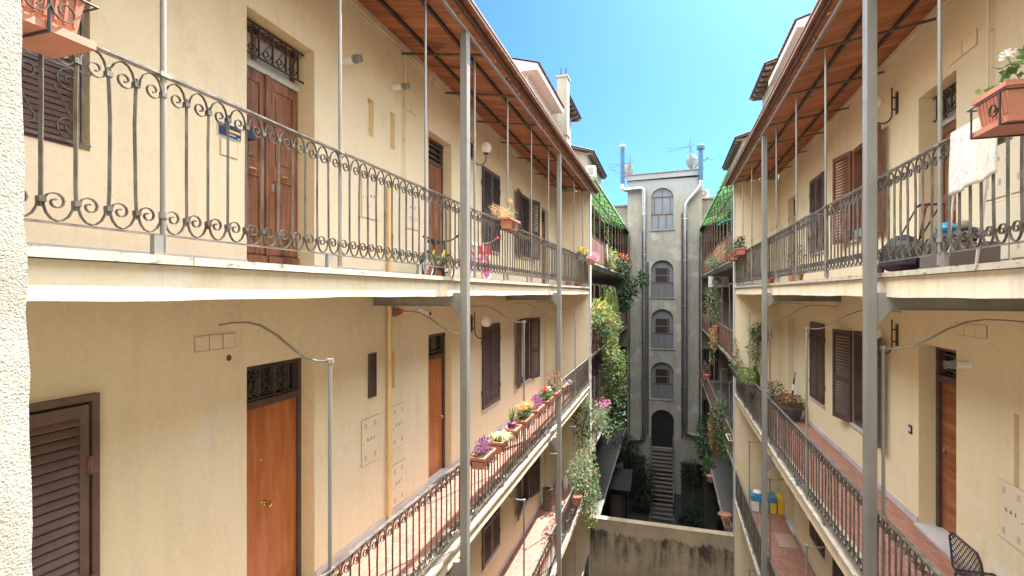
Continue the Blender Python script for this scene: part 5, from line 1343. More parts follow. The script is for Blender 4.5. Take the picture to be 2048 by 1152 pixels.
plant('potted_plant', 'large dark pot with dried brown hydrangea heads, right middle gallery', 'potted plant', 2.95, 14.2, F, (.3, .36, M['darkpot']), [((2.95, 14.2, F + .48), (.34, .34, .16), 520, .06, .05, 'leafbrown', 0)])
plant('potted_plant', 'dark bushy succulent in a pot behind the far right column', 'potted plant', 2.75, 15.5, F, (.24, .3, M['darkpot']), [((2.75, 15.5, F + .48), (.36, .36, .26), 420, .08, .04, 'leafdark', .2)])
t = thing('umbrella_stand', 'black umbrella and white rag leaning on the right wall by the pots', 'umbrella', (3.15, 14.9, F))
MB().tube([(3.1, 14.9, F + .03), (3.2, 14.95, F + .95)], [.03, .018], 8).build('canopy', M['blackp'], t, True); MB().tube([(3.16, 14.92, F + .62), (3.18, 14.93, F + .78)], [.035, .03], 8).build('rag', M['whiteplastic'], t, True); MB().tube([(3.2, 14.95, F + .9), (3.23, 14.95, F + 1.1)], .012, 6).build('handle', M['blackp'], t)
# chair on the right middle gallery
t = thing('mesh_chair', 'dark wire mesh chair beside the plank door on the right middle gallery', 'chair', (3.1, 6.2, F))
def chair(t, cx, cy, F):
    yb = cy - .02
    # the back stands at the gallery side, facing the wall slightly; seat between
    P = lambda u, v: (cx - .30 + .02 * math.sin(u * math.pi) - .05 * v, cy - .3 + .6 * u, F + .26 + .42 * v)
    rim = [(.06, 0), (.94, 0), (1, .1), (.97, .85), (.86, 1), (.14, 1), (.03, .85), (0, .1)]
    MB().tube([P(*q) for q in rim], .011, 8, closed=True).build('back_frame', M['darkiron'], t, True)
    m = MB()
    for i in range(-9, 12):
        for s_ in (1, -1):
            pts = []
            for k in range(13):
                v = k / 12; u = i / 10 + (v * .65 if s_ > 0 else (1 - v) * .65)
                if .01 < u < .99: pts.append(P(u, v * .98 + .01))
            if len(pts) > 1: m.strip(pts, (0, .0045, 0), .006)
    m.build('back_mesh', M['darkiron'], t)
    m = MB()
    Q = lambda u, v: (cx - .28 + .32 * v, cy - .28 + .56 * u, F + .27 + .01 * math.sin(v * 3))
    for i in range(-9, 12):
        for s_ in (1, -1):
            pts = []
            for k in range(13):
                v = k / 12; u = i / 10 + (v * .7 if s_ > 0 else (1 - v) * .7)
                if .01 < u < .99: pts.append(Q(u, v))
            if len(pts) > 1: m.strip(pts, (0, .0045, 0), .006)
    m.build('seat_mesh', M['darkiron'], t)
    MB().tube([Q(0, 0), Q(1, 0), Q(1, 1), Q(0, 1)], .011, 8, closed=True).build('seat_frame', M['darkiron'], t, True)
    for u, v in ((0, 0), (1, 0), (1, 1), (0, 1)):
        q = Q(u, v); MB().tube([q, (q[0] + (v - .5) * .06, q[1] + (u - .5) * .06, F)], .011, 8).build('leg', M['darkiron'], t, True)
chair(t, 3.2, 6.2, F)
# right lower: mat and toys
F2 = FL[2]
o = MB().box(2.75, 3.2, 14.45, 15.25, F2, F2 + .015).build('door_mat', M['mat']); o['label'] = 'beige doormat on the red tiles of the right lower gallery'; o['category'] = 'mat'
t = thing('toy_kitchen', 'colourful plastic toy playhouse at the end of the right lower gallery', 'toy', (2.9, 16.9, F2))
MB().box(2.4, 3.1, 16.6, 17.1, F2 + .32, F2 + .45).build('lid', M['blueplastic'], t); MB().sphere((2.6, 16.85, F2 + .5), .14, 12, 8, .5).build('bag', M['whiteplastic'], t, True)
MB().box(2.42, 2.62, 16.62, 17.0, F2, F2 + .3).build('white_bin', M['whiteplastic'], t); MB().box(2.66, 2.86, 16.6, 17.0, F2, F2 + .3).build('green_bin', M['greenp'], t); MB().box(2.9, 3.08, 16.6, 17.0, F2, F2 + .3).build('yellow_bin', M['yellowp'], t)
MB().box(3.12, 3.28, 16.6, 17.1, F2, F2 + .45).build('yellow_side', M['yellowp'], t)
# left lower: clay pipe bin, bottles
t = thing('umbrella_bin', 'tall brown clay cylinder bin against the left lower wall', 'bin', (-3.45, 15.3, F2))
MB().lathe([(.14, 0), (.14, .05), (.135, .06), (.145, .62), (.155, .64), (.13, .64), (.12, .3)], (-3.5, 14.9, F2), 'Z', 18).build('cylinder', M['bark'], t, True)
t = thing('detergent_bottle', 'white plastic bottle on the left lower gallery floor near the end wall', 'bottle', (-3.3, 16.7, F2))
MB().lathe([(.08, 0), (.085, .02), (.085, .3), (.03, .38), (.03, .43)], (-3.3, 16.7, F2), 'Z', 14).build('bottle', M['whiteplastic'], t, True)
t = thing('water_bottle', 'green bottle beside the skirting at the end of the left lower gallery', 'bottle', (-2.95, 17.05, F2))
MB().lathe([(.05, 0), (.05, .2), (.02, .27), (.02, .31)], (-2.95, 17.05, F2), 'Z', 12).build('bottle', M['greenp'], t, True)

# right top gallery: trolley, box, cane, cloth, drying hooks, pot
F0 = FL[0]
t = thing('shopping_trolley', 'black two wheeled shopping trolley bag on the right top gallery', 'trolley', (2.6, 6.9, F0))
m = MB(); vs = []; ns = 20
for i, (z, sx, sy) in enumerate([(.06, .10, .26), (.12, .17, .36), (.25, .17, .37), (.36, .14, .33), (.43, .10, .22), (.47, .04, .1)]):
    for k in range(ns):
        a = 2 * math.pi * k / ns; w_ = 1 + .09 * math.sin(a * 5 + i * 1.3)
        vs.append((2.6 + sx * w_ * math.cos(a), 6.95 + sy * w_ * math.sin(a), F0 + z))
m.add(vs, [(i * ns + k, i * ns + (k + 1) % ns, (i + 1) * ns + (k + 1) % ns, (i + 1) * ns + k) for i in range(5) for k in range(ns)] + [tuple(range(5 * ns, 6 * ns)), tuple(range(ns))[::-1]])
m.build('bag', M['blackbag'], t, True)
for dx in (-.1, .1):
    MB().tube([(2.62 + dx, 7.25, F0 + .1), (2.62 + dx, 6.35, F0 + .72)], .009, 6).build('frame_tube', M['navy'], t, True)
    MB().lathe([(.075, -.015), (.085, -.01), (.085, .01), (.075, .015)], (2.62 + dx * 1.4, 7.2, F0 + .09), 'X', 16).build('wheel', M['tyre'], t, True)
MB().tube([(2.52, 6.37, F0 + .71), (2.52, 6.28, F0 + .72), (2.72, 6.28, F0 + .72), (2.72, 6.37, F0 + .71)], .014, 6).build('handle', M['navy'], t, True)
t = thing('folding_cart', 'folded red handled cart leaning behind the black shopping trolley', 'cart', (2.9, 7.5, F0))
MB().tube([(2.9, 7.4, F0 + .1), (2.9, 7.2, F0 + .6), (2.9, 7.1, F0 + .78)], .008, 6).tube([(2.75, 7.35, F0 + .4), (3.0, 7.35, F0 + .4)], .006, 6).build('frame', M['darkiron'], t); MB().tube([(2.9, 7.18, F0 + .62), (2.9, 7.12, F0 + .8), (2.9, 7.02, F0 + .84)], .016, 8).build('handle', M['redlamp'], t, True)
t = thing('storage_box', 'brown storage box with blue bags on top near the right carved door', 'box', (2.75, 6.25, F0))
MB().box(2.6, 3.05, 6.0, 6.5, F0 + .002, F0 + .30).build('box', M['cardboard'], t)
o = thing('rubbish_bag', 'black and blue plastic bags piled on the brown storage box', 'bag', (2.8, 6.2, F0 + .3))
MB().sphere((2.8, 6.35, F0 + .38), .16, 12, 8, .55).sphere((2.85, 6.12, F0 + .38), .14, 12, 8, .55).build('black_bag', M['blackbag'], o, True); MB().sphere((2.75, 6.3, F0 + .47), .09, 9, 6, .7).build('blue_bag', M['bluebag'], o, True); MB().sphere((2.78, 6.05, F0 + .47), .06, 8, 6, .8).build('light_bag', M['greyplastic'], o, True)
t = thing('walking_cane', 'walking stick with orange curved handle behind the right top railing', 'walking stick', (2.35, 5.35, F0))
MB().tube([(2.32, 5.3, F0 + .01), (2.3, 5.15, F0 + .66)], .009, 8).build('shaft', M['whiteplastic'], t, True)
MB().tube([(2.3, 5.15, F0 + .62), (2.3, 5.145, F0 + .8)] + [(2.3, 5.18 - .035 * math.cos(a) + 0.0, F0 + .8 + .035 * math.sin(a)) for a in [i * math.pi / 6 for i in range(1, 7)]], .013, 8).build('handle', M['canewood'], t, True)
o = MB().tube([(2.5, 5.25, F0 + .01), (2.4, 4.85, F0 + .9)], .012, 8).build('broom_pole', M['whiteplastic'], None, True); o['label'] = 'white broom pole leaning behind the cloth on the right top railing'; o['category'] = 'broom'
# cloth
def cloth():
    m, n, l, b = nt('printed_tea_towel')
    g = n.new('ShaderNodeNewGeometry').outputs['Position']
    c = ramp(n, l, noise(n, l, g, 5, 3, .5, (1, 1, .3)), [(.4, (.50, .49, .47)), (.6, (.58, .54, .42))])
    for (sc, col, lo, off) in ((11, (.50, .17, .22), .60, (0, 0, 0)), (12, (.12, .30, .14), .62, (5, 5, 5))):
        mp = N(n, 'ShaderNodeMapping'); mp.inputs['Location'].default_value = off; l.new(g, mp.inputs[0])
        t_ = N(n, 'ShaderNodeTexNoise', Scale=float(sc), Detail=4.0, Distortion=2.0); l.new(mp.outputs[0], t_.inputs['Vector'])
        c = mixc(n, l, ramp(n, l, t_.outputs['Fac'], [(lo - .01, (0, 0, 0)), (lo + .02, (.35, .35, .35))]), c, col)
    l.new(c, b.inputs['Base Color']); b.inputs['Roughness'].default_value = .9
    m_ = MB(); nu, nv = 22, 26; vs = []
    y0, y1 = 3.98, 4.55; zt = F0 + .985
    prof = []
    for j in range(nv + 1):
        s_ = j / nv * .70 - .24       # along cloth, negative = inner side
        if s_ < -.03: prof.append((-.034, zt - (-s_ - .03)))
        elif s_ > .03: prof.append((.034, zt - (s_ - .03)))
        else: prof.append((s_ * 1.1, zt + .008))
    for j, (o_, z) in enumerate(prof):
        for i in range(nu + 1):
            u = i / nu; hang = max(0, zt - z)
            wv = .014 * math.sin(u * 13 + .5) * min(1, hang * 4) + .006 * math.sin(u * 31) * min(1, hang * 4)
            zz = z - (hang * .10 * (u - .3) if o_ > 0 else 0)
            vs.append((rx(-1, o_ + (wv if o_ > 0 else -abs(wv) * .3) + (.004 if o_ > 0 else 0)), y0 + (y1 - y0) * u + .02 * hang * math.sin(z * 3), zz))
    w = nu + 1
    m_.add(vs, [(j * w + i, j * w + i + 1, (j + 1) * w + i + 1, (j + 1) * w + i) for j in range(nv) for i in range(nu)])
    o = m_.build('tea_towel', m, None, True); o['label'] = 'white floral tea towel draped over the right top railing'; o['category'] = 'towel'
    sm = o.modifiers.new('thickness', 'SOLIDIFY'); sm.thickness = .003
cloth()
GH = 'wire hooks on the right top railing'
for y, lb in ((9.55, 'bent wire hook on the right top rail nearest the brown shutter'), (10.6, 'bent wire hook on the right top rail, middle of three'), (11.1, 'bent wire hook on the right top rail farthest from the camera')):
    X = 2.05; z = F0 + .98
    o = MB().tube([(X, y - .0, z), (X, y, z + .1), (X - .02, y + .05, z + .13), (X - .06, y + .1, z + .12), (X - .08, y + .1, z + .05)], .006, 6).build('wire_hook', M['iron'], None, True); o['label'] = lb; o['category'] = 'hook'; o['group'] = GH
t = thing('clothes_airer', 'thin wire clothes airer clipped to the outside of the right top railing', 'clothes airer', (1.9, 9, F0 + .8))
for a, b, z in ((7.7, 8.6, .86), (11.8, 14, 1.04)):
    m = MB(); m.tube([(2.0, a, F0 + z), (1.85, a, F0 + z + .02), (1.85, b, F0 + z + .02), (2.0, b, F0 + z)], .005, 5)
    for q in (.04, .08): m.tube([(2.0 - q, a, F0 + z + .005), (2.0 - q, b, F0 + z + .005)], .003, 4)
    m.build('wire_rack', M['steel'], t)
plant('potted_plant', 'terracotta pot with slim leafy plant behind the far right top railing', 'potted plant', 2.3, 10.6, F0, (.14, .22, M['terra2']), [((2.3, 10.6, F0 + .45), (.14, .16, .24), 160, .09, .02, 'leafdark', -.3)])
plant('potted_plant', 'small clay pot of low greenery near the right end wall', 'potted plant', 2.3, 13.2, F0, (.13, .16, M['terra2']), [((2.3, 13.2, F0 + .22), (.16, .2, .08), 120, .06, .03, 'leafbrown', 0)])
t = thing('window_tub', 'pale grey tub on the sill of the open right top window', 'tub', (3.2, 10, F0 + .78))
MB().box(3.18, 3.36, 9.95, 10.5, F0 + .785, F0 + .92).build('tub', M['greyplastic'], t)

# ------------------------------------------------------------------ bicycles
def bike(name, label, x, yf, yr, r, F, cols, basket=False):
    """yf = rear wheel y, yr = front wheel y"""
    t = thing(name, label, 'bicycle', (x, (yf + yr) / 2, F))
    frame, tyre, rim, grip = cols
    d = 1 if yr > yf else -1
    for yy in (yf, yr):
        w = MB().tube([(x, yy + r * math.cos(a), F + r + r * math.sin(a) * .98) for a in [2 * math.pi * i / 28 for i in range(28)]], .022, 8, closed=True).build('wheel', M[tyre], t, True)
        MB().tube([(x, yy + r * .86 * math.cos(a), F + r + r * .86 * math.sin(a)) for a in [2 * math.pi * i / 24 for i in range(24)]], .008, 6, closed=True).build('rim', M[rim], w, True)
        sp = MB()
        for i in range(12): a = math.pi * i / 6; sp.tube([(x, yy, F + r), (x, yy + r * .86 * math.cos(a), F + r + r * .86 * math.sin(a))], .0025, 4)
        sp.build('spokes', M[rim] if basket else M['steel'], w)
        if basket:
            MB().lathe([(r * .8, -.004), (r * .8, .004)], (x, yy, F + r), 'X', 24).build('wheel_disc', M['pinkpaint'], w)
    bb = (x, (yf + yr) / 2 - .03 * d, F + r * .95); hd = (x, yr - .13 * d, F + r * 2.3); st = (x, yf + .2 * d, F + r * 2.15)
    MB().tube([bb, hd], .019, 8).tube([bb, st], .016, 8).tube([(st[0], st[1] + .02 * d, st[2] - .1), (hd[0], hd[1], hd[2] - .1)], .016, 8).tube([bb, (x, yf, F + r)], .012, 8).tube([st, (x, yf, F + r)], .010, 8).build('frame', M[frame], t, True)
    MB().tube([(x, yr, F + r), (x, yr - .06 * d, F + r * 1.9), hd], .014, 8).build('fork', M[frame if not basket else 'whiteplastic'], t, True)
    MB().prism([(st[1] - .12 * d, st[2] + .1), (st[1] + .12 * d, st[2] + .1), (st[1] + .12 * d, st[2] + .13), (st[1] - .12 * d, st[2] + .15)], 'X', x - .05, x + .05).tube([st, (st[0], st[1], st[2] + .1)], .01, 6).build('saddle', M['blackp' if not basket else 'whiteplastic'], t)
    hz = hd[2] + .14
    MB().tube([hd, (x, hd[1] - .03 * d, hz)], .012, 6).tube([(x - .24, hd[1] - .1 * d, hz + .05), (x - .1, hd[1] - .02 * d, hz), (x + .1, hd[1] - .02 * d, hz), (x + .24, hd[1] - .1 * d, hz + .05)], .011, 8).build('handlebar', M['blackp' if not basket else 'whiteplastic'], t, True)
    for q in (-1, 1): MB().tube([(x + q * .24, hd[1] - .1 * d, hz + .05), (x + q * .3, hd[1] - .15 * d, hz + .07)], .018, 8).build('grip', M[grip], t, True)
    MB().lathe([(.06, -.006), (.06, .006)], (x + .03, bb[1], bb[2]), 'X', 16).tube([(x + .05, bb[1], bb[2]), (x + .05, bb[1] + .09, bb[2] - .08)], .008, 6).box(x + .05, x + .11, bb[1] + .06, bb[1] + .13, bb[2] - .09, bb[2] - .07).build('crank', M['steel' if basket else 'blackp'], t)
    if basket:
        MB().box(x - .09, x + .09, hd[1] + .03, hd[1] + .17, hd[2] - .03, hd[2] + .11).build('basket', M['redpink'], t)
        MB().prism([(yf - .05, F + r * 2.0), (yf + .25, F + r * 1.7), (yf + .2, F + r * 1.2), (yf - .02, F + r * 1.75)], 'X', x - .02, x + .02).build('chain_guard', M['lilac'], t)
bike('childs_bicycle', 'lime green and black child bicycle behind the left top railing', -3.3, 6.55, 7.25, .2, F0, ('lime', 'tyre', 'steel', 'blackp'))
bike('childs_bicycle', 'pink child bicycle with coral basket and white tyres on the left top gallery', -2.85, 6.95, 7.75, .2, F0, ('pinkpaint', 'whiteplastic', 'pinkpaint', 'redpink'), True)
t = thing('flower_pot', 'empty terracotta pot between the bicycles and the wall', 'pot', (-3.45, 6.95, F0))
MB().box(-3.6, -3.42, 6.75, 7.1, F0, F0 + .14).build('pot', M['terra2'], t)
plant('potted_plant', 'small terracotta pot at the far end of the left top gallery', 'potted plant', -2.85, 14.9, F0, (.12, .18, M['terra2']), [((-2.85, 14.9, F0 + .24), (.1, .12, .07), 60, .05, .03, 'leafdark', 0)])
plant('potted_plant', 'pair of red clay pots near the left top end wall', 'potted plant', -2.8, 16.2, F0, (.13, .2, M['terra2']), [((-2.8, 16.2, F0 + .26), (.1, .12, .07), 60, .05, .03, 'leaf', 0)])

# ------------------------------------------------------------------ far vegetation
def hang(name, label, x, y, z, parts, fl=(), stems=(), pots=None, group='plants on the old galleries'):
    t = thing(name, label, 'plant', (x, y, z), group)
    for (dx, dy, dz, rx_, ry_, rz_, n, L, W, mat, dr) in parts:
        MB().cloud((x + dx, y + dy, z + dz), (rx_, ry_, rz_), n, L, W, dr).build('foliage', M[mat], t)
    for (dx, dy, dz, rx_, ry_, rz_, n, L, mat) in fl:
        MB().cloud((x + dx, y + dy, z + dz), (rx_, ry_, rz_), n, L, L * .85, 0).build('flower', M[mat], t)
    for pts in stems: MB().tube([(x + a, y + b, z + c) for a, b, c in pts], .02, 5).build('stem', M['bark'], t)
    if pots: pot(t, x + pots[0], y + pots[1], z + pots[2], pots[3], pots[4], M[pots[5]])
    return t
hang('magnolia_shrub', 'big glossy leaved shrub with orange tips on the far left second gallery', -2.5, 18.6, -1.6,
     [(0, 0, .9, .5, 1.3, .5, 420, .2, .075, 'leafyel', .1), (.15, 1.2, .5, .55, 1.4, .65, 380, .2, .075, 'leaf', .1), (.1, 2.8, .2, .5, 1.4, .8, 420, .2, .07, 'leaf', .2), (0, .3, .2, .35, 1.0, .4, 150, .18, .07, 'leafdark', .1)],
     [(0, -.4, 1.2, .3, .8, .15, 16, .16, 'orange'), (.3, 1.6, .6, .2, .8, .4, 16, .16, 'orange')], [[(0, 0, -.6), (0, .3, .9)], [(0, 2.5, -.6), (.2, 2.6, .6)]])
t = hang('hanging_grass', 'long arching grass tuft hanging at the far left second gallery', -2.35, 21.5, .1, [(0, 0, -.5, .3, .5, .2, 20, .2, .02, 'leafyel', .5)])
m = MB()
for _ in range(120):
    a = random.uniform(-1.9, 1.9); r_ = random.uniform(.08, .5); dr = random.uniform(.7, 2.0); x0, y0_, z0 = -2.45 + random.uniform(-.12, .25), 21.5 + random.uniform(-.7, .7), .0 + random.uniform(-.5, .15)
    pts = [(x0 + math.cos(a) * r_ * q * .8, y0_ + math.sin(a) * r_ * q * 1.5, z0 + .38 * math.sin(q * 2.8) - dr * q * q) for q in (0, .3, .6, .85, 1)]
    m.strip(pts, (.005, .005, 0), .003)
m.build('blades', M['leafyel'], t)
hang('ivy_curtain', 'dense sunlit ivy curtain falling between the far left galleries', -2.42, 22.0, -2.6,
     [(.1, -.8, .3, .35, 1.4, .6, 520, .13, .1, 'leafyel', .3), (.15, .6, -.6, .45, 1.7, .8, 560, .13, .10, 'leaf', .3), (.2, 1.5, -1.9, .45, 1.8, .9, 560, .13, .10, 'leaf', .3), (.15, .6, -3.0, .45, 1.6, .6, 500, .13, .09, 'leafdark', .3), (.35, 2.5, -1.0, .3, 1.2, .9, 300, .13, .1, 'leafyel', .2)],
     [(.3, 2.5, -2.2, .2, .4, .15, 10, .12, 'red')], [[(.1, 0, .3), (.15, .3, -1.2), (.1, .6, -3.2)], [(.2, 1.4, .2), (.25, 1.3, -2.6)]])
hang('rubber_plant', 'dark rubber plant branch reaching out in front of the tower', -1.9, 28.5, .2,
     [(0, 0, 0, .3, .5, .5, 110, .3, .13, 'leafdark', 0), (.55, .2, .55, .3, .4, .35, 80, .3, .13, 'leafdark', 0), (-.3, -.5, -.5, .35, 1, .6, 200, .25, .1, 'leafdark', .1)], (), [[(-.5, 0, -1), (0, 0, 0), (.8, .2, .9)]])
hang('red_geranium', 'red geraniums tumbling from the far left top gallery corner', -2.35, 27.5, 1.5,
     [(0, 0, 0, .4, 1.8, .6, 420, .16, .12, 'leafdark', .2), (.1, 1.2, -.6, .35, 1.2, .6, 200, .14, .1, 'leafdark', .3)], [(0, 0, .45, .3, 1.6, .15, 60, .12, 'red'), (.2, 1, .1, .2, 1, .2, 24, .12, 'red')])
hang('yellow_foliage_plant', 'yellow green trailing plant on the far left rusty panel', -2.48, 22.8, 1.55,
     [(.08, 0, 0, .2, .9, .45, 170, .17, .1, 'leafyel', .3), (0, -.8, .9, .12, .3, .5, 40, .12, .05, 'leafyel', 0)], (), [[(0, -.8, .2), (.02, -.8, 1.4)]])
o = MB().add([(-2.5, 21.7, 2.1), (-2.5, 22.0, 2.1), (-2.46, 21.95, 1.3), (-2.46, 21.8, 1.35), (-2.52, 21.7, 2.1), (-2.52, 22.0, 2.1), (-2.48, 21.95, 1.3), (-2.48, 21.8, 1.35)], [(0, 1, 2, 3), (7, 6, 5, 4), (0, 4, 5, 1), (1, 5, 6, 2), (2, 6, 7, 3), (3, 7, 4, 0)]).build('rag', M['whiteplastic']); o['label'] = 'white rag hanging over the rusty panel of the far left top gallery'; o['category'] = 'cloth'
# second lowest far left: potted flowers along the edge
E5 = FF[2]
hang('spider_plant', 'bright spider plant in an orange pot on the far left third gallery', -2.5, 22.5, E5 + 1.2, [(0, 0, 0, .35, .8, .25, 420, .22, .03, 'leafyel', .2)], (), (), (0, -.6, -.45, .13, .22, 'terracotta'))
hang('pink_flowers', 'clump of pink and magenta flowers on the far left third gallery', -2.5, 20.0, E5 + 1.15, [(0, 0, -.1, .35, .8, .15, 220, .12, .05, 'leafgrey', .1)], [(0, 0, .1, .33, .8, .15, 170, .07, 'pink')])
hang('silver_grass', 'silvery arching grass below the pink flowers, far left third gallery', -2.45, 18.7, E5 + .95, [(0, 0, 0, .3, .7, .25, 260, .24, .03, 'leafgrey', .3), (.2, .6, -.6, .15, .4, .4, 80, .18, .03, 'leafgrey', .3)])
# bush on near left lower rail
hang('rose_bush', 'flowering bush climbing the left lower railing above the yard wall', -2.5, 15.3, -5.7,
     [(0, -.4, .4, .3, 1.1, .55, 620, .09, .06, 'leafgrey', .1), (.1, .6, -.2, .32, 1.2, .7, 680, .09, .06, 'leaf', .1), (.05, 1.3, -1.0, .3, .8, .8, 460, .09, .05, 'leafgrey', .2), (.05, 1.5, -1.75, .25, .5, .5, 260, .09, .04, 'leafyel', .2)],
     [(.1, 0, .3, .3, 1.2, .6, 46, .06, 'red'), (.1, .6, -.4, .3, 1, .8, 40, .06, 'pink'), (.15, 1.4, -1.4, .2, .5, .4, 40, .06, 'purple')], [[(0, .3, -.8), (0, -.3, .5)], [(.05, 1.3, -1.6), (.05, .8, .1)]], (0, -1.0, -.35, .15, .24, 'terracotta'), 'plants on the near lower galleries')
hang('leafy_vine', 'dark leafy vine rising up the left end wall of the lower floor', -2.75, 16.7, -4.8,
     [(0, 0, .5, .4, .3, .6, 260, .1, .07, 'leafdark', .2), (.1, 0, -.3, .35, .3, .6, 220, .1, .07, 'leafgrey', .2), (.25, .3, .9, .2, .3, .4, 120, .1, .06, 'leafgrey', .2)], (), [[(0, .1, -1.5), (0, .1, .2), (.2, .2, 1.1)]], None, 'plants on the near lower galleries')
# far right plants
hang('tall_shrub', 'tall thin leaved shrub behind the far right rusty top railing', 2.35, 19.3, 1.9, [(0, 0, .3, .3, .9, .9, 520, .16, .03, 'leaf', .2), (-.05, .6, -.2, .25, .8, .6, 260, .16, .03, 'leafyel', .2)], (), [[(.1, 0, -.8), (0, .1, .9)]])
hang('dry_shrub', 'dry brown shrub hung outside the far right rusty top railing', 1.92, 20.5, 1.5, [(0, 0, 0, .2, 1.1, .35, 420, .14, .02, 'leafdry', .1)])
hang('grey_succulents', 'grey green succulents along the far right rusty top railing', 1.9, 24.0, 1.35, [(0, 0, 0, .22, 1.9, .22, 420, .14, .06, 'leafgrey', 0)])
hang('bare_climber', 'straggly climber in front of the far right second gallery', 2.0, 25.0, -.8, [(0, 0, .3, .35, 1.3, .9, 300, .14, .06, 'leafgrey', .2), (0, 1.5, -.3, .3, 1.2, .6, 180, .14, .06, 'leafbrown', .2), (-.05, -2.0, .3, .2, .5, .9, 120, .14, .06, 'leaf', .2)], (), [[(0, 0, -1.4), (0, .5, .2), (0, 0, 1.2)]])
hang('lavender_pot', 'lavender tuft on the far right second gallery rail', 1.95, 26.0, -1.2, [(0, 0, 0, .25, 1.0, .2, 260, .18, .02, 'leafgrey', -.1)], [(0, 0, -.15, .2, .8, .1, 60, .1, 'purple')])
hang('dry_trailer', 'dry trailing plant hanging over the far right second gallery panel', 1.92, 23.4, -1.9, [(0, 0, 0, .22, .7, .6, 420, .1, .06, 'leafdry', .4), (-.05, .4, -.9, .12, .35, .4, 90, .1, .06, 'leafgrey', .4)], (), (), (0, -.6, .3, .14, .22, 'terracotta'))
hang('bushy_plants', 'mixed green bushes in front of the far right third gallery', 2.0, 21.5, -5.1, [(0, 0, 0, .4, 1.5, .8, 700, .13, .07, 'leafdark', .2), (-.1, -.6, .8, .2, .5, .6, 200, .12, .04, 'leafgrey', .2), (.1, -2.0, -.4, .35, 1.0, .8, 500, .12, .06, 'leaf', .2)])
hang('hair_moss', 'long brown hanging moss over the far right third gallery', 1.85, 21.5, -5.4, [(0, 0, -.3, .16, .6, .9, 520, .3, .015, 'leafbrown', 1.6), (-.12, .8, -.1, .12, .6, .9, 360, .12, .04, 'leafdry', 1.0)])
hang('purple_creeper', 'purple creeper with orange pot at the far right tower corner', 1.95, 30.5, -4.6, [(0, 0, .2, .35, .9, .4, 180, .14, .06, 'leafbrown', .2)], [(0, 0, .4, .3, .9, .3, 60, .1, 'purple')], (), (.1, -.8, -.2, .2, .3, 'terracotta'))
hang('corner_greenery', 'dark greenery between the tower and the far right galleries', 1.9, 29.5, -8.0, [(0, 0, 0, .45, 1.4, 1.4, 600, .18, .1, 'leafdark', .2), (.1, -2.2, -.9, .3, .8, .6, 320, .16, .09, 'leaf', .1)], (), (), (.1, -3.2, -1.2, .2, .3, 'terracotta'))
# pots row on the lowest far right slab
t = thing('round_tub', 'round terracotta bowl on the lowest far right ledge', 'pot', (2.1, 21.0, FF[3])); pot(t, 2.1, 21.0, FF[3] + .01, .24, .2, M['terra2'])
for i, lb in enumerate(('flower trough nearest the round bowl on the lowest far right ledge', 'middle flower trough of the lowest far right ledge', 'flower trough closest to the yard wall on the lowest far right ledge')):
    t = trough('flower_box', lb, 2.1, 19.9 - i * .9, 20.65 - i * .9, FF[3] + .01, .26, .2, mat=M['terra2'] if i != 1 else M['darkpot'], group='troughs on the lowest far right ledge', ribs=False)
    MB().cloud((2.1, 20.3 - i * .9, FF[3] + .22), (.1, .3, .05), 60, .05, .03, 0).build('foliage', M['leafbrown'], t)
# drying rack with small things
t = thing('drying_rack', 'small white drying rack with coloured pegs on the far right third gallery', 'drying rack', (2.1, 17.9, -4.9))
m = MB()
for i in range(6): m.tube([(1.9 + i * .08, 17.7, -4.8), (1.9 + i * .08, 18.5, -4.8)], .006, 4)
m.tube([(1.88, 17.7, -4.8), (2.35, 17.7, -4.8), (2.35, 18.5, -4.8), (1.88, 18.5, -4.8)], .01, 5, closed=True); m.build('wires', M['whiteplastic'], t)
MB().box(2.02, 2.06, 17.75, 18.1, -5.2, -4.8).build('red_item', M['redlamp'], t)
t = thing('white_stool', 'white plastic stool on the far right third gallery', 'stool', (2.5, 18.6, FF[2]))
MB().box(2.3, 2.65, 18.5, 18.85, FF[2] + .42, FF[2] + .46).build('seat', M['whiteplastic'], t)
for a in (2.31, 2.6):
    for b in (18.51, 18.8): MB().box(a, a + .04, b, b + .04, FF[2] + .01, FF[2] + .42).build('leg', M['whiteplastic'], t)
# yard plants (dark)
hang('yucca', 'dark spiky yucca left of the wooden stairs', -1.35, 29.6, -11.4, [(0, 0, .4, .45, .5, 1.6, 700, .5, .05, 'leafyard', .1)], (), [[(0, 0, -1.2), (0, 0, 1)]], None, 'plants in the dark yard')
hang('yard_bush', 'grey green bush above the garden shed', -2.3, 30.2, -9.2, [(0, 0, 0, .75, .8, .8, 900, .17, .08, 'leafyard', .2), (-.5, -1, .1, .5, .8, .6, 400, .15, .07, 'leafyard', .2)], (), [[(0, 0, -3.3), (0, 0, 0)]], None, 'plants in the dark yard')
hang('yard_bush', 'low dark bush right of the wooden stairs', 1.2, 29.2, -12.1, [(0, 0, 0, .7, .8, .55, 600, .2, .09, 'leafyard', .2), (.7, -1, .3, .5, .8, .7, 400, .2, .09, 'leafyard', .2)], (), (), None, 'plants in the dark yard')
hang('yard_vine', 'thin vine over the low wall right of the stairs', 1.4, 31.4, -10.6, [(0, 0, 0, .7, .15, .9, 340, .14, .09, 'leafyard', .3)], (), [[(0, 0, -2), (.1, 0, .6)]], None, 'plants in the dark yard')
hang('yard_bush', 'leafy bush beside the pillar in the dark yard', 1.3, 24.5, -12.0, [(0, 0, 0, .6, .9, .7, 500, .2, .09, 'leafyard', .2)], (), (), None, 'plants in the dark yard')

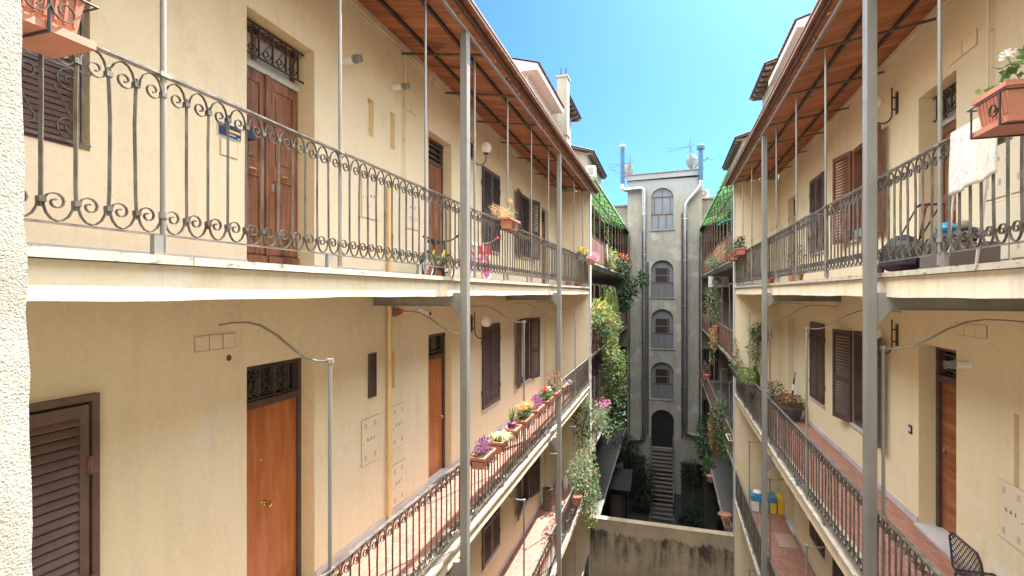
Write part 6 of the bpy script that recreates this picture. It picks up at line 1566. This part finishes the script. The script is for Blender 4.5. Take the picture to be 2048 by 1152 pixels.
# ------------------------------------------------------------------ light, world, camera
SKY_TINT = (.098, .207, .338); FILL_CLOUD = (16.2, 16.6, 17.2)
el, az = R(48.2), math.atan2(.33, .83)
d = Vector((math.sin(az) * math.cos(el), math.cos(az) * math.cos(el), math.sin(el)))
sun = bpy.data.lights.new('Sun', 'SUN'); sun.energy = 4.2; sun.angle = R(.5); sun.color = (1, .95, .87)
so = bpy.data.objects.new('Sun', sun); COL.objects.link(so); so.rotation_euler = (-d).to_track_quat('-Z', 'Y').to_euler()
w = bpy.data.worlds.new('World'); S.world = w; w.use_nodes = True
n = w.node_tree.nodes; l = w.node_tree.links
sky = n.new('ShaderNodeTexSky'); sky.sky_type = 'NISHITA'; sky.sun_disc = False; sky.sun_elevation = el; sky.sun_rotation = az
sky.air_density = 1.0; sky.dust_density = 1.3; sky.ozone_density = 1.0
hs = N(n, 'ShaderNodeHueSaturation', Saturation=1.02, Value=1.0); l.new(sky.outputs[0], hs.inputs['Color'])
clear = mixc(n, l, 1.0, hs.outputs[0], SKY_TINT, 'MULTIPLY')
tc = n.new('ShaderNodeTexCoord')
# added cloud bank outside the view, bright to lift the wall light
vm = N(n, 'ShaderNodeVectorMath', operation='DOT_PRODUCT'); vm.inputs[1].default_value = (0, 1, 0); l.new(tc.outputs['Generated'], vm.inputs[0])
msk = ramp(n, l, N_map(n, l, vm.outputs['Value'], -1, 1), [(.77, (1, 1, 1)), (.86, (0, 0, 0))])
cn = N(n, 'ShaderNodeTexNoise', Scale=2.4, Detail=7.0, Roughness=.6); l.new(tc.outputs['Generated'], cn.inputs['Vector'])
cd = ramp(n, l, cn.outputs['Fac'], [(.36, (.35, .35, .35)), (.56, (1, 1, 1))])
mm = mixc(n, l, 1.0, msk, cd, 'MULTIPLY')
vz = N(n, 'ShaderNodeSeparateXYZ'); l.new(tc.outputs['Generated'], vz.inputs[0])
cc = mixc(n, l, 1.0, FILL_CLOUD, ramp(n, l, vz.outputs['Z'], [(.45, (.33, .33, .33)), (.72, (1, 1, 1))]), 'MULTIPLY')  # added cloud made brighter overhead to light the lower walls
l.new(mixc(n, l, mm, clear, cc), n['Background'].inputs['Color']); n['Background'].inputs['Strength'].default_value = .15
f = 1005.0
cam = bpy.data.cameras.new('Camera'); cam.sensor_width = 36; cam.lens = f / 2048 * 36; cam.clip_start = .02; cam.clip_end = 500
cam.shift_y = 10 / 2048
co = bpy.data.objects.new('Camera', cam); COL.objects.link(co); co.location = (0, 0, 0); co.rotation_euler = (R(90), 0, math.atan(312 / f))
S.camera = co
S.view_settings.view_transform = 'Standard'; S.view_settings.look = 'None'; S.view_settings.gamma = 1
S.view_settings.exposure = 2.26
S.cycles.max_bounces = 8; S.cycles.diffuse_bounces = 5
